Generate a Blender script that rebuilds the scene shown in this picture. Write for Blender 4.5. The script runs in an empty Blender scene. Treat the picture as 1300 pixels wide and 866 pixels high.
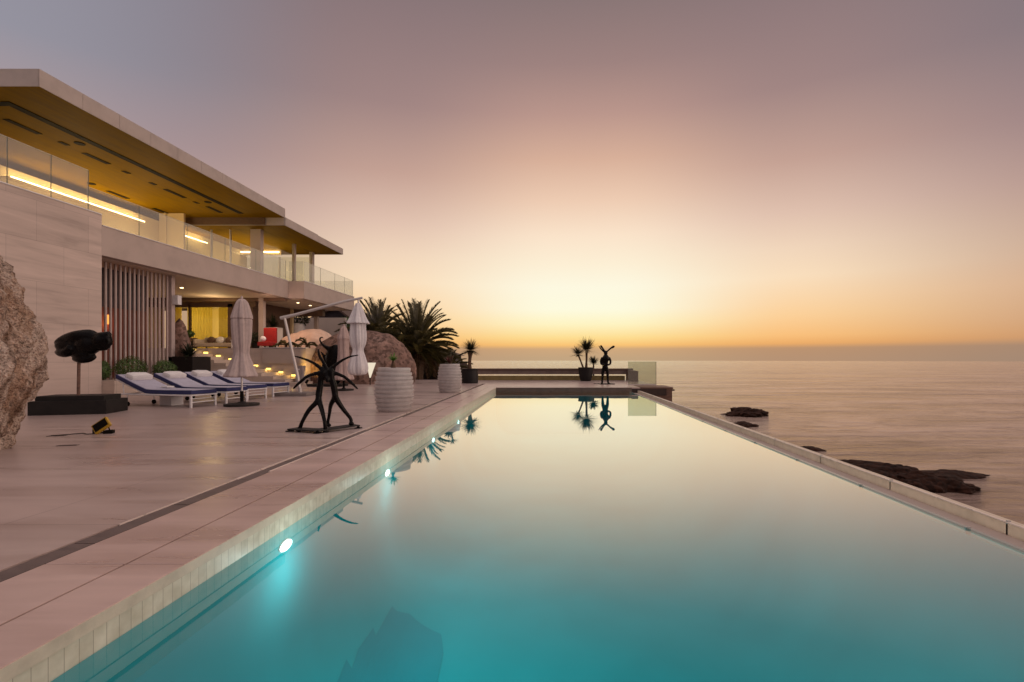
import bpy, bmesh, math, random
from mathutils import Vector, Matrix, noise
R = math.radians
rng = random.Random(7)
scene = bpy.context.scene
col = scene.collection

# ------------------------------------------------------------------ helpers
def srgb(r, g, b):
    f = lambda c: ((c/255+.055)/1.055)**2.4 if c/255 > .04045 else c/255/12.92
    return (f(r), f(g), f(b), 1)

def newmat(name):
    m = bpy.data.materials.new(name); m.use_nodes = True
    nt = m.node_tree; nt.nodes.clear()
    out = nt.nodes.new('ShaderNodeOutputMaterial')
    return m, nt, out

def N(nt, t, **kw):
    n = nt.nodes.new(t)
    for k, v in kw.items():
        if k in n.inputs.keys(): n.inputs[k].default_value = v
        else: setattr(n, k, v)
    return n

def math_(nt, op, a, b=None, c=None):
    n = nt.nodes.new('ShaderNodeMath'); n.operation = op
    for i, v in enumerate((a, b, c)):
        if v is None: continue
        if hasattr(v, 'links'): nt.links.new(v, n.inputs[i])
        else: n.inputs[i].default_value = v
    return n.outputs[0]

def ramp(nt, fac, stops, interp='LINEAR'):
    n = nt.nodes.new('ShaderNodeValToRGB'); cr = n.color_ramp; cr.interpolation = interp
    while len(cr.elements) > 1: cr.elements.remove(cr.elements[-1])
    cr.elements[0].position = stops[0][0]; cr.elements[0].color = stops[0][1]
    for p, c in stops[1:]:
        e = cr.elements.new(p); e.color = c
    nt.links.new(fac, n.inputs[0])
    return n.outputs[0]

def mixc(nt, fac, a, b, mode='MIX'):
    n = nt.nodes.new('ShaderNodeMix'); n.data_type = 'RGBA'; n.blend_type = mode
    for sock, v in ((n.inputs[0], fac), (n.inputs[6], a), (n.inputs[7], b)):
        if hasattr(v, 'links'): nt.links.new(v, sock)
        else: sock.default_value = v
    return n.outputs[2]

def grey(v): return (v, v, v, 1)

def mat(name, c, rough=.6, metal=0, var=.15, scale=6, bump=.1, bscale=40, c2=None, stretch=(1, 1, 1), spec=.5, detail=6, rot=0):
    """base colour with large- and small-scale procedural variation"""
    m, nt, out = newmat(name)
    tc = N(nt, 'ShaderNodeTexCoord'); mp = N(nt, 'ShaderNodeMapping')
    geo = N(nt, 'ShaderNodeNewGeometry')
    nt.links.new(geo.outputs['Position'], mp.inputs[0])
    mp.inputs['Scale'].default_value = stretch
    mp.inputs['Rotation'].default_value = (0, 0, rot)
    no = N(nt, 'ShaderNodeTexNoise', Scale=scale, Detail=detail, Roughness=.6)
    nt.links.new(mp.outputs[0], no.inputs['Vector'])
    c = tuple(c[:3])+(1,)
    d = c2 if c2 else tuple(max(0, x*(1-var*2)) for x in c[:3])+(1,)
    u = tuple(min(1, x*(1+var)) for x in c[:3])+(1,)
    r = ramp(nt, no.outputs[0], [(.3, d), (.52, c), (.72, u)])
    p = N(nt, 'ShaderNodeBsdfPrincipled', Roughness=rough, Metallic=metal)
    p.inputs['Specular IOR Level'].default_value = spec
    nt.links.new(r, p.inputs['Base Color'])
    rr = math_(nt, 'MULTIPLY_ADD', no.outputs[0], .25, rough-.125)
    nt.links.new(rr, p.inputs['Roughness'])
    if bump:
        n2 = N(nt, 'ShaderNodeTexNoise', Scale=bscale, Detail=4)
        nt.links.new(mp.outputs[0], n2.inputs['Vector'])
        b = N(nt, 'ShaderNodeBump', Strength=bump, Distance=.02)
        nt.links.new(n2.outputs[0], b.inputs['Height']); nt.links.new(b.outputs[0], p.inputs['Normal'])
    nt.links.new(p.outputs[0], out.inputs[0])
    return m

def emat(name, c, s):
    m, nt, out = newmat(name)
    e = N(nt, 'ShaderNodeEmission', Color=c, Strength=s); nt.links.new(e.outputs[0], out.inputs[0])
    return m

def glassmat(name, tint=(.93, .95, .93, 1), ior=1.5, haze=0.0):
    m, nt, out = newmat(name)
    t = N(nt, 'ShaderNodeBsdfTransparent', Color=tint)
    g = N(nt, 'ShaderNodeBsdfGlossy', Roughness=.01)
    f = N(nt, 'ShaderNodeFresnel', IOR=ior)
    mx = N(nt, 'ShaderNodeMixShader')
    gb = N(nt, 'ShaderNodeNewGeometry')
    ff = math_(nt, 'MULTIPLY', f.outputs[0], math_(nt, 'SUBTRACT', 1.0, gb.outputs['Backfacing']))
    nt.links.new(ff, mx.inputs[0]); nt.links.new(t.outputs[0], mx.inputs[1]); nt.links.new(g.outputs[0], mx.inputs[2])
    last = mx.outputs[0]
    if haze:
        d = N(nt, 'ShaderNodeBsdfDiffuse', Color=(.8, .8, .75, 1))
        m2 = N(nt, 'ShaderNodeMixShader'); m2.inputs[0].default_value = haze
        nt.links.new(last, m2.inputs[1]); nt.links.new(d.outputs[0], m2.inputs[2]); last = m2.outputs[0]
    nt.links.new(last, out.inputs[0])
    return m

def box(bm, x0, x1, y0, y1, z0, z1, bev=0):
    g = bmesh.ops.create_cube(bm, size=1)
    for v in g['verts']:
        v.co = Vector(((x0+x1)/2+v.co.x*(x1-x0), (y0+y1)/2+v.co.y*(y1-y0), (z0+z1)/2+v.co.z*(z1-z0)))
    if bev:
        es = list({e for v in g['verts'] for e in v.link_edges})
        bmesh.ops.bevel(bm, geom=es, offset=bev, segments=2, affect='EDGES', profile=.6)
    return g['verts']

def quad(bm, pts):
    return bm.faces.new([bm.verts.new(p) for p in pts])

def tube(bm, pts, rad, seg=10, cap=True):
    pts = [Vector(p) for p in pts]
    if not isinstance(rad, (list, tuple)): rad = [rad]*len(pts)
    rings = []
    up = Vector((0, 0, 1)); prev = None
    for i, p in enumerate(pts):
        d = (pts[min(i+1, len(pts)-1)]-pts[max(i-1, 0)]).normalized()
        a = d.cross(up if abs(d.z) < .95 else Vector((1, 0, 0)))
        if prev is not None:
            a = prev-d*prev.dot(d)
        a.normalize(); prev = a
        b = d.cross(a)
        rings.append([bm.verts.new(p+(a*math.cos(t)+b*math.sin(t))*rad[i]) for t in [2*math.pi*k/seg for k in range(seg)]])
    for r0, r1 in zip(rings, rings[1:]):
        for k in range(seg):
            bm.faces.new((r0[k], r0[(k+1) % seg], r1[(k+1) % seg], r1[k]))
    if cap:
        bm.faces.new(rings[0][::-1]); bm.faces.new(rings[-1])

def smoothpts(pts, n=6):
    """Catmull-Rom through (x,y,z,r) tuples"""
    out = []
    P = [Vector(p) for p in pts]
    P = [P[0]]+P+[P[-1]]
    for i in range(1, len(P)-2):
        for k in range(n):
            t = k/n; a, b, c, d = P[i-1], P[i], P[i+1], P[i+2]
            out.append(.5*((2*b)+(c-a)*t+(2*a-5*b+4*c-d)*t*t+(3*b-a-3*c+d)*t**3))
    out.append(P[-2])
    return out

def limb(bm, pts, n=5, seg=10):
    s = smoothpts(pts, n)
    tube(bm, [v.xyz for v in s], [max(.002, v.w) for v in s], seg)

def lathe(bm, prof, seg=40, cx=0, cy=0, cz=0, fold=None):
    rings = []
    for r, z in prof:
        ring = []
        for k in range(seg):
            t = 2*math.pi*k/seg
            rr = r*(fold(t, z) if fold else 1)
            ring.append(bm.verts.new((cx+rr*math.cos(t), cy+rr*math.sin(t), cz+z)))
        rings.append(ring)
    for r0, r1 in zip(rings, rings[1:]):
        for k in range(seg):
            bm.faces.new((r0[k], r0[(k+1) % seg], r1[(k+1) % seg], r1[k]))
    bm.faces.new(rings[0][::-1]); bm.faces.new(rings[-1])

def ell(bm, c, r, rot=(0, 0, 0), sub=3):
    g = bmesh.ops.create_icosphere(bm, subdivisions=sub, radius=1)
    M = Matrix.Translation(c) @ Matrix.Rotation(rot[2], 4, 'Z') @ Matrix.Rotation(rot[1], 4, 'Y') @ Matrix.Rotation(rot[0], 4, 'X') @ Matrix.Diagonal((*r, 1))
    for v in g['verts']: v.co = M @ v.co
    return g['verts']

def rootloc(p):
    while p.parent: p = p.parent
    return Vector(p.location)

def mk(name, bm, m, parent=None, world=True, smooth=False, loc=None):
    """link bm as one mesh object. world=True: coordinates are world ones"""
    off = Vector((0, 0, 0))
    if world:
        if parent: off = rootloc(parent)
        elif loc is not None: off = Vector(loc)
        if off.length: bmesh.ops.translate(bm, verts=bm.verts, vec=-off)
    bmesh.ops.recalc_face_normals(bm, faces=bm.faces)
    me = bpy.data.meshes.new(name); bm.to_mesh(me); bm.free()
    if smooth:
        for p in me.polygons: p.use_smooth = True
    for mm in (m if isinstance(m, (list, tuple)) else [m]): me.materials.append(mm)
    o = bpy.data.objects.new(name, me); col.objects.link(o)
    if parent: o.parent = parent
    elif loc is not None: o.location = loc
    return o

def B(name, m, parent, *a, bev=0, **k):
    bm = bmesh.new(); box(bm, *a, bev=bev); return mk(name, bm, m, parent, **k)

def remesh(bm, vox, smooth_iter=4):
    me = bpy.data.meshes.new('tmp'); bm.to_mesh(me); bm.free()
    o = bpy.data.objects.new('tmp', me); col.objects.link(o)
    md = o.modifiers.new('r', 'REMESH'); md.mode = 'VOXEL'; md.voxel_size = vox
    if smooth_iter:
        s = o.modifiers.new('s', 'SMOOTH'); s.iterations = smooth_iter; s.factor = .5
    dg = bpy.context.evaluated_depsgraph_get()
    e = o.evaluated_get(dg).to_mesh()
    b2 = bmesh.new(); b2.from_mesh(e)
    o.evaluated_get(dg).to_mesh_clear()
    bpy.data.objects.remove(o); bpy.data.meshes.remove(me)
    return b2

def thing(name, label, cat, loc=(0, 0, 0), rz=0, group=None):
    o = bpy.data.objects.new(name, None); col.objects.link(o); o.empty_display_size = .2
    o.location = loc; o.rotation_euler = (0, 0, rz)
    return tag(o, label, cat, group)

def tag(o, label, cat, group=None):
    o['label'] = label; o['category'] = cat
    if group: o['group'] = group
    return o

def struct(o): o['kind'] = 'structure'; return o

def copy_tree(o, parent=None):
    c = o.copy(); col.objects.link(c); c.parent = parent
    for ch in list(o.children): copy_tree(ch, c)
    return c

def fbm(p, s, o=4):
    v = 0; a = 1
    for i in range(o):
        v += a*noise.noise(p*s); s *= 2.1; a *= .5
    return v

def rock(bm, c, r, seed, sub=5, amp=.18, s=1.1, flat=None, rot=0, ridge=0, rough=.25):
    g = bmesh.ops.create_icosphere(bm, subdivisions=sub, radius=1)
    M = Matrix.Translation(c) @ Matrix.Rotation(rot, 4, 'Z')
    o = Vector((seed*3.7, seed*1.3, seed*7.1))
    for v in g['verts']:
        n = v.co.normalized()
        d = 1+amp*fbm(n+o, s, 3)+amp*rough*fbm(n+o*2, s*5, 4)
        if ridge: d -= ridge*max(0, .25-abs(noise.noise((n+o)*2.1)))
        p = Vector((n.x*r[0], n.y*r[1], n.z*r[2]))*d
        v.co = M @ p
        if flat is not None and v.co.z < flat: v.co.z = flat-.1
    return g['verts']

# ------------------------------------------------------------------ render / camera
scene.render.engine = 'CYCLES'
scene.cycles.use_denoising = True
scene.cycles.max_bounces = 8
scene.cycles.transparent_max_bounces = 16
scene.cycles.caustics_reflective = False
scene.cycles.caustics_refractive = False
scene.cycles.sample_clamp_indirect = 4
scene.view_settings.view_transform = 'Standard'
scene.view_settings.look = 'None'
scene.view_settings.exposure = 0
scene.view_settings.gamma = 1
cd = bpy.data.cameras.new('camera'); cam = bpy.data.objects.new('camera', cd); col.objects.link(cam)
cam.location = (0, 0, 1.1); cam.rotation_euler = (R(90), 0, 0)
cd.sensor_width = 36; cd.lens = 17.0; cd.shift_x = -45/1300; cd.shift_y = 22/1300
cd.clip_start = .05; cd.clip_end = 8000
scene.camera = cam

# ------------------------------------------------------------------ world
SUN_AZ = R(4.5); SUN_EL = R(-3.0)     # azimuth measured from +Y towards +X
w = bpy.data.worlds.new('World'); scene.world = w; w.use_nodes = True
nt = w.node_tree; nt.nodes.clear()
wo = N(nt, 'ShaderNodeOutputWorld')
tc = N(nt, 'ShaderNodeTexCoord'); sep = N(nt, 'ShaderNodeSeparateXYZ')
nt.links.new(tc.outputs['Generated'], sep.inputs[0])
z = sep.outputs[2]
az = math_(nt, 'ARCTAN2', sep.outputs[0], sep.outputs[1])
da = math_(nt, 'ABSOLUTE', math_(nt, 'SUBTRACT', az, SUN_AZ))
zc = math_(nt, 'MAXIMUM', z, 0.0)
S = srgb
def k(c, f): return (c[0]*f, c[1]*f, c[2]*f, 1)
sunr = ramp(nt, zc, [(0, S(196, 166, 130)), (.019, S(206, 168, 126)), (.027, S(250, 196, 118)), (.042, S(254, 222, 146)),
                     (.07, S(255, 245, 196)), (.10, S(255, 252, 224)), (.145, S(255, 250, 226)), (.19, S(255, 241, 214)), (.245, S(253, 229, 203)),
                     (.31, S(240, 205, 179)), (.38, S(218, 177, 154)), (.45, S(188, 151, 140)), (.52, S(159, 131, 127)),
                     (.61, S(134, 116, 116)), (.74, k((.60, .48, .46), 1)), (1, k((.62, .51, .49), 1))])
sider = ramp(nt, zc, [(0, S(164, 137, 117)), (.020, S(167, 137, 115)), (.032, S(202, 152, 112)), (.06, S(206, 162, 128)),
                      (.11, S(212, 172, 142)), (.17, S(200, 168, 148)), (.25, S(180, 149, 141)), (.33, S(156, 131, 132)),
                      (.44, S(132, 119, 125)), (.61, S(126, 116, 124)), (.74, k((.60, .48, .46), 1)), (1, k((.62, .51, .49), 1))])
backr = ramp(nt, zc, [(0, k((2.3, 1.72, 1.42), 1)), (.3, k((2.6, 1.95, 1.63), 1)), (.6, k((.95, .74, .65), 1)), (1, k((.70, .57, .55), 1))])  # unseen side sky and zenith brightened as added fill for wall and deck
dimr = ramp(nt, zc, [(0, k((.24, .20, .22), 1)), (.4, k((.34, .29, .31), 1)), (1, k((.70, .57, .55), 1))])
leftr = ramp(nt, zc, [(0, S(215, 180, 155)), (.25, S(190, 160, 156)), (.42, S(150, 148, 160)), (.61, S(146, 144, 158)), (.74, k((.60, .48, .46), 1)), (1, k((.62, .51, .49), 1))])
def sstep(x, a, b):
    n = nt.nodes.new('ShaderNodeMapRange'); n.interpolation_type = 'SMOOTHSTEP'
    nt.links.new(x, n.inputs[0]); n.inputs[1].default_value = a; n.inputs[2].default_value = b
    return n.outputs[0]
midr = ramp(nt, zc, [(0, S(184, 148, 118)), (.019, S(188, 148, 114)), (.028, S(238, 174, 106)), (.042, S(250, 192, 124)), (.08, S(253, 209, 154)), (.15, S(252, 224, 190)),
                     (.2, S(243, 215, 188)), (.26, S(226, 194, 175)), (.345, S(198, 162, 148)), (.45, S(162, 134, 131)), (.61, S(133, 115, 118)), (.74, k((.60, .48, .46), 1)), (1, k((.62, .51, .49), 1))])
c1 = mixc(nt, sstep(da, R(3), R(23)), sunr, midr)
c1 = mixc(nt, sstep(da, R(21), R(47)), c1, sider)
c1 = mixc(nt, sstep(math_(nt, 'MULTIPLY', az, -1.0), R(22), R(52)), c1, leftr)
c2 = mixc(nt, sstep(da, R(54), R(80)), c1, backr)
c2 = mixc(nt, sstep(da, R(105), R(140)), c2, dimr)
bg = N(nt, 'ShaderNodeBackground', Strength=.97); nt.links.new(c2, bg.inputs[0])
sky = N(nt, 'ShaderNodeTexSky'); sky.sky_type = 'NISHITA'; sky.sun_disc = False
sky.sun_elevation = SUN_EL; sky.sun_rotation = SUN_AZ
bg2 = N(nt, 'ShaderNodeBackground', Strength=.05); nt.links.new(sky.outputs[0], bg2.inputs[0])
ad = N(nt, 'ShaderNodeAddShader'); nt.links.new(bg.outputs[0], ad.inputs[0]); nt.links.new(bg2.outputs[0], ad.inputs[1])
nt.links.new(ad.outputs[0], wo.inputs[0])

sl = bpy.data.lights.new('sun', 'SUN'); sl.energy = .6; sl.angle = R(1); sl.color = (1, .74, .48)
so = bpy.data.objects.new('sun', sl); col.objects.link(so)
sd = Vector((math.sin(SUN_AZ)*math.cos(SUN_EL), math.cos(SUN_AZ)*math.cos(SUN_EL), math.sin(SUN_EL)))
so.rotation_euler = sd.to_track_quat('Z', 'Y').to_euler()

def lamp(kind, loc, e, color=(1, .72, .38), size=.3, size_y=None, rot=(0, 0, 0), name='interior_light', spot=None):
    l = bpy.data.lights.new(name, kind); l.energy = e; l.color = color
    if kind == 'AREA':
        l.size = size
        if size_y: l.shape = 'RECTANGLE'; l.size_y = size_y
    else: l.shadow_soft_size = size
    if spot: l.spot_size = R(spot); l.spot_blend = .6
    o = bpy.data.objects.new(name, l); col.objects.link(o); o.location = loc; o.rotation_euler = rot
    return o

# ------------------------------------------------------------------ materials
def deckmat(name, base, streak_rot=.5, joints=True):
    m, nt, out = newmat(name)
    geo = N(nt, 'ShaderNodeNewGeometry')
    mp = N(nt, 'ShaderNodeMapping'); nt.links.new(geo.outputs['Position'], mp.inputs[0])
    mp.inputs['Rotation'].default_value = (0, 0, streak_rot); mp.inputs['Scale'].default_value = (.35, 2.6, 1)
    n1 = N(nt, 'ShaderNodeTexNoise', Scale=1.1, Detail=8, Roughness=.62, Distortion=.6); nt.links.new(mp.outputs[0], n1.inputs['Vector'])
    n2 = N(nt, 'ShaderNodeTexNoise', Scale=.35, Detail=4); nt.links.new(geo.outputs['Position'], n2.inputs['Vector'])
    n3 = N(nt, 'ShaderNodeTexNoise', Scale=90, Detail=3); nt.links.new(geo.outputs['Position'], n3.inputs['Vector'])
    b = Vector(base)
    c = ramp(nt, n1.outputs[0], [(.28, (b.x*.74, b.y*.71, b.z*.69, 1)), (.44, (b.x*.93, b.y*.91, b.z*.90, 1)), (.55, (*b*1.05, 1)), (.75, (min(1, b.x*1.28), b.y*1.27, b.z*1.24, 1))])
    c = mixc(nt, .45, c, ramp(nt, n2.outputs[0], [(.3, (.62, .56, .56, 1)), (.7, (1, 1, 1, 1))]), 'MULTIPLY')
    if joints:
        br = N(nt, 'ShaderNodeTexBrick', Scale=1.0); br.offset = .5
        br.inputs['Brick Width'].default_value = 2.4; br.inputs['Row Height'].default_value = 1.6
        br.inputs['Mortar Size'].default_value = .0035; br.inputs['Mortar Smooth'].default_value = .1
        br.inputs['Color1'].default_value = grey(1); br.inputs['Color2'].default_value = grey(.89); br.inputs['Mortar'].default_value = grey(.5)
        nt.links.new(geo.outputs['Position'], br.inputs['Vector'])
        c = mixc(nt, 1, c, br.outputs[0], 'MULTIPLY')
    p = N(nt, 'ShaderNodeBsdfPrincipled'); p.inputs['Specular IOR Level'].default_value = .75; nt.links.new(c, p.inputs['Base Color'])
    rr = ramp(nt, n1.outputs[0], [(.3, grey(.24)), (.7, grey(.40))]); nt.links.new(rr, p.inputs['Roughness'])
    bp = N(nt, 'ShaderNodeBump', Strength=.12, Distance=.01)
    hh = math_(nt, 'ADD', math_(nt, 'MULTIPLY', n3.outputs[0], .3), n1.outputs[0]); nt.links.new(hh, bp.inputs['Height'])
    nt.links.new(bp.outputs[0], p.inputs['Normal'])
    nt.links.new(p.outputs[0], out.inputs[0])
    return m

def stonewall(name, base, pw=1.35, ph=1.0, axis='y'):
    m, nt, out = newmat(name)
    geo = N(nt, 'ShaderNodeNewGeometry'); sp = N(nt, 'ShaderNodeSeparateXYZ'); nt.links.new(geo.outputs['Position'], sp.inputs[0])
    h = math_(nt, 'ADD', sp.outputs[0], sp.outputs[1])
    cmb = N(nt, 'ShaderNodeCombineXYZ'); nt.links.new(h, cmb.inputs[0]); nt.links.new(sp.outputs[2], cmb.inputs[1])
    mp = N(nt, 'ShaderNodeMapping'); nt.links.new(cmb.outputs[0], mp.inputs[0]); mp.inputs['Scale'].default_value = (.35, 3.2, 1)
    mp.inputs['Rotation'].default_value = (0, 0, .04)
    n1 = N(nt, 'ShaderNodeTexNoise', Scale=1.3, Detail=9, Roughness=.62, Distortion=.5); nt.links.new(mp.outputs[0], n1.inputs['Vector'])
    b = Vector(base)
    c = ramp(nt, n1.outputs[0], [(.3, (*b*.76, 1)), (.47, (*b*.97, 1)), (.58, (*b*1.04, 1)), (.76, (*b*1.22, 1))])
    br = N(nt, 'ShaderNodeTexBrick', Scale=1.0); br.offset = .5
    br.inputs['Brick Width'].default_value = pw; br.inputs['Row Height'].default_value = ph
    br.inputs['Mortar Size'].default_value = .004; br.inputs['Color1'].default_value = grey(1); br.inputs['Color2'].default_value = grey(.9); br.inputs['Mortar'].default_value = grey(.62)
    nt.links.new(cmb.outputs[0], br.inputs['Vector'])
    c = mixc(nt, 1, c, br.outputs[0], 'MULTIPLY')
    p = N(nt, 'ShaderNodeBsdfPrincipled', Roughness=.62); nt.links.new(c, p.inputs['Base Color'])
    n3 = N(nt, 'ShaderNodeTexNoise', Scale=60, Detail=3); nt.links.new(geo.outputs['Position'], n3.inputs['Vector'])
    bp = N(nt, 'ShaderNodeBump', Strength=.1, Distance=.01)
    nt.links.new(math_(nt, 'ADD', n3.outputs[0], n1.outputs[0]), bp.inputs['Height']); nt.links.new(bp.outputs[0], p.inputs['Normal'])
    nt.links.new(p.outputs[0], out.inputs[0])
    return m

def granite(name, base, dark=.35, scale=14, bump=.6, crack=False):
    m, nt, out = newmat(name)
    geo = N(nt, 'ShaderNodeNewGeometry')
    P = geo.outputs['Position']
    v = N(nt, 'ShaderNodeTexVoronoi', Scale=scale*3.4); nt.links.new(P, v.inputs['Vector'])
    n1 = N(nt, 'ShaderNodeTexNoise', Scale=scale, Detail=8, Roughness=.75); nt.links.new(P, n1.inputs['Vector'])
    n2 = N(nt, 'ShaderNodeTexNoise', Scale=1.2, Detail=6, Roughness=.6); nt.links.new(P, n2.inputs['Vector'])
    b = Vector(base)
    c = ramp(nt, n1.outputs[0], [(.34, (*b*dark, 1)), (.44, (*b*.8, 1)), (.55, (*b, 1)), (.68, (*b*1.5, 1))])
    bw = N(nt, 'ShaderNodeRGBToBW'); nt.links.new(v.outputs['Color'], bw.inputs[0])
    c = mixc(nt, .55, c, ramp(nt, bw.outputs[0], [(.25, (.12, .1, .09, 1)), (.42, (.5, .5, .5, 1)), (.7, (.75, .72, .7, 1))]), 'OVERLAY')
    c = mixc(nt, .7, c, ramp(nt, n2.outputs[0], [(.3, (.5, .42, .38, 1)), (.5, (.9, .8, .75, 1)), (.72, (1, 1, 1, 1))]), 'MULTIPLY')
    if crack:
        mpw = N(nt, 'ShaderNodeMapping'); nt.links.new(P, mpw.inputs[0]); mpw.inputs['Rotation'].default_value = (.5, .4, .3); mpw.inputs['Scale'].default_value = (1, 1, .45)
        nw = N(nt, 'ShaderNodeTexNoise', Scale=2.2, Detail=5); nt.links.new(mpw.outputs[0], nw.inputs['Vector'])
        vm = nt.nodes.new('ShaderNodeVectorMath'); vm.operation = 'MULTIPLY_ADD'; nt.links.new(nw.outputs['Color'], vm.inputs[0]); vm.inputs[1].default_value = (.5, .5, .5); nt.links.new(mpw.outputs[0], vm.inputs[2])
        ve = N(nt, 'ShaderNodeTexVoronoi', Scale=.75); ve.feature = 'DISTANCE_TO_EDGE'; nt.links.new(vm.outputs[0], ve.inputs['Vector'])
        c = mixc(nt, .8, c, ramp(nt, ve.outputs[0], [(0, (.25, .2, .17, 1)), (.012, (.6, .54, .5, 1)), (.03, (1, 1, 1, 1))]), 'MULTIPLY')
        ns_ = N(nt, 'ShaderNodeTexNoise', Scale=2.6, Detail=7, Roughness=.7); nt.links.new(mpw.outputs[0], ns_.inputs['Vector'])
        c = mixc(nt, .6, c, ramp(nt, ns_.outputs[0], [(.40, (.62, .42, .27, 1)), (.5, (.95, .9, .86, 1)), (.6, (1.0, 1, 1, 1))]), 'MULTIPLY')
    p = N(nt, 'ShaderNodeBsdfPrincipled', Roughness=.85); p.inputs['Specular IOR Level'].default_value = .2; nt.links.new(c, p.inputs['Base Color'])
    h = math_(nt, 'ADD', n1.outputs[0], math_(nt, 'MULTIPLY', v.outputs[0], .5))
    bp = N(nt, 'ShaderNodeBump', Strength=bump, Distance=.03); nt.links.new(h, bp.inputs['Height']); nt.links.new(bp.outputs[0], p.inputs['Normal'])
    nt.links.new(p.outputs[0], out.inputs[0])
    return m

M_deck = deckmat('travertine deck', (.50, .395, .365))
M_cope = deckmat('travertine coping', (.53, .395, .36), .35, False)
M_copeedge = mat('coping edge stone', (.62, .53, .42), .5, var=.08, scale=9)
M_wall = stonewall('clad wall', (.56, .46, .41))
M_step = stonewall('step stone', (.55, .45, .38), 3, 2)
M_conc = mat('render slab', (.46, .38, .34), .7, var=.06, scale=1.5)
M_fascia = mat('fascia', (.43, .37, .34), .6, var=.08, scale=2)
M_soffit = mat('timber soffit', (.21, .118, .002), .6, spec=.05, var=.12, scale=2, stretch=(3, .4, 1))
M_plaster = mat('cream plaster', (.66, .52, .30), .7, var=.04, scale=1)
M_soffit_low = mat('plaster soffit', (.62, .52, .44), .7, var=.04, scale=1)
M_black = mat('black vent', (.006, .005, .004), .7, var=.1, spec=.1)
M_bronze = mat('dark bronze', (.004, .003, .003), .26, metal=0, spec=.13, var=.4, scale=14, bump=.3, bscale=30)
M_plinth = mat('black plinth', (.016, .014, .013), .6, spec=.3, var=.2, scale=5)
M_blackpot = mat('black planter', (.010, .008, .008), .55, spec=.3, var=.2)
M_brown = mat('dark brown beam', (.13, .075, .05), .6, var=.2, stretch=(1, 6, 6))
M_wood = mat('weathered timber', (.16, .085, .06), .6, var=.25, scale=4, stretch=(1, 6, 6))
M_fin = mat('pale fin', (.44, .36, .34), .5, var=.05)
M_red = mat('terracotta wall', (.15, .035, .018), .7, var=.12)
M_redfab = mat('red fabric', (.33, .012, .01), .8, var=.1)
M_white = mat('white powder coat', (.70, .69, .70), .4, var=.04, bump=0)
M_towel = mat('white towel', (.80, .78, .78), .95, var=.04, bump=.5, bscale=160)
M_navy = mat('navy canvas', (.028, .034, .12), .85, var=.1, bump=.2, bscale=200)
M_pad = mat('pale blue cover', (.47, .46, .56), .9, var=.06, bump=.3, bscale=120)
M_canvas = mat('taupe canvas', (.50, .41, .39), .9, var=.07, scale=12, bump=.2, bscale=200)
M_canvasw = mat('white canvas', (.72, .69, .70), .9, var=.05, scale=12, bump=.2, bscale=200)
M_canvasp = mat('pink beige canvas', (.50, .38, .35), .9, var=.07, scale=12, bump=.2, bscale=200)
M_steel = mat('steel pole', (.55, .55, .56), .3, metal=.9, var=.05, bump=0)
M_alu = mat('white aluminium', (.62, .58, .55), .35, metal=.3, var=.04, bump=0)
M_grating = mat('drain cover', (.12, .085, .078), .5, var=.15, stretch=(1, 3, 1))
M_grating2 = mat('drain cover dark', (.13, .095, .085), .5, var=.15)
M_gap = mat('deep joint', (.05, .03, .025), .8)
M_trim = mat('drain trim', (.78, .66, .60), .3, metal=.2, var=.05, bump=0)
M_urn = mat('pale ceramic', (.52, .48, .465), .55, var=.07, scale=8, bump=.1)
M_green = mat('green leaf', (.07, .13, .03), .5, var=.35, scale=9, bump=0)
M_palm = mat('palm leaf', (.095, .08, .022), .5, var=.3, scale=3, bump=0)
M_dead = mat('dry palm leaf', (.16, .09, .04), .8, var=.3, scale=3, bump=0)
M_dark_leaf = mat('dark leaf', (.022, .030, .010), .6, var=.4, scale=5, bump=0)
M_drac = mat('dragon leaf', (.05, .045, .015), .5, var=.3, scale=20, bump=0)
M_redleaf = mat('reddish leaf', (.14, .04, .03), .5, var=.3, scale=20, bump=0)
M_trunk = mat('palm trunk', (.12, .07, .04), .85, var=.35, scale=14, bump=.8, bscale=25)
M_soil = mat('soil', (.05, .035, .025), .95, var=.3, scale=30)
M_rock = granite('granite', (.57, .49, .43), .3, 19, 1.0, crack=True)
M_rock2 = granite('smooth boulder', (.24, .165, .14), .9, 2.6, .15)
M_searock = granite('wet sea rock', (.030, .012, .007), .4, 1.3, .8)
M_slope = granite('dark headland', (.05, .038, .03), .4, .8, .8)
M_glass = glassmat('balustrade glass', (.95, .96, .94, 1), 1.45, .16)
M_window = glassmat('window glass', (.90, .90, .84, 1), 1.5)
M_weir = glassmat('weir glass', (.78, .86, .86, 1), 1.5, .10)
M_curtain = mat('sheer curtain', (.60, .50, .20), .9, var=.15, scale=3, stretch=(9, 9, .1), bump=0)
def curtainmat():
    m, nt, out = newmat('glowing sheer curtain')
    d = N(nt, 'ShaderNodeBsdfDiffuse', Color=(.50, .38, .12, 1)); t = N(nt, 'ShaderNodeBsdfTranslucent', Color=(.55, .42, .12, 1)); x = N(nt, 'ShaderNodeMixShader'); x.inputs[0].default_value = .6
    nt.links.new(d.outputs[0], x.inputs[1]); nt.links.new(t.outputs[0], x.inputs[2]); nt.links.new(x.outputs[0], out.inputs[0]); return m
M_curtain = curtainmat()
M_led = emat('warm led strip', (1, .76, .40, 1), 12)
M_spot = emat('warm downlight', (1, .72, .35, 1), 9)
M_steplight = emat('step light', (1, .66, .14, 1), 3.0)
M_orange = emat('orange wall lamp', (1, .30, .06, 1), 1.8)
M_poollight = emat('pool lamp', (.75, 1, .97, 1), 5)
M_yellow = mat('yellow floodlight body', (.45, .28, .03), .4, var=.1)
M_roof2 = mat('neighbour roof', (.09, .055, .045), .8, var=.2)
M_nbr = mat('neighbour wall', (.05, .04, .05), .8, var=.2)
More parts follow.
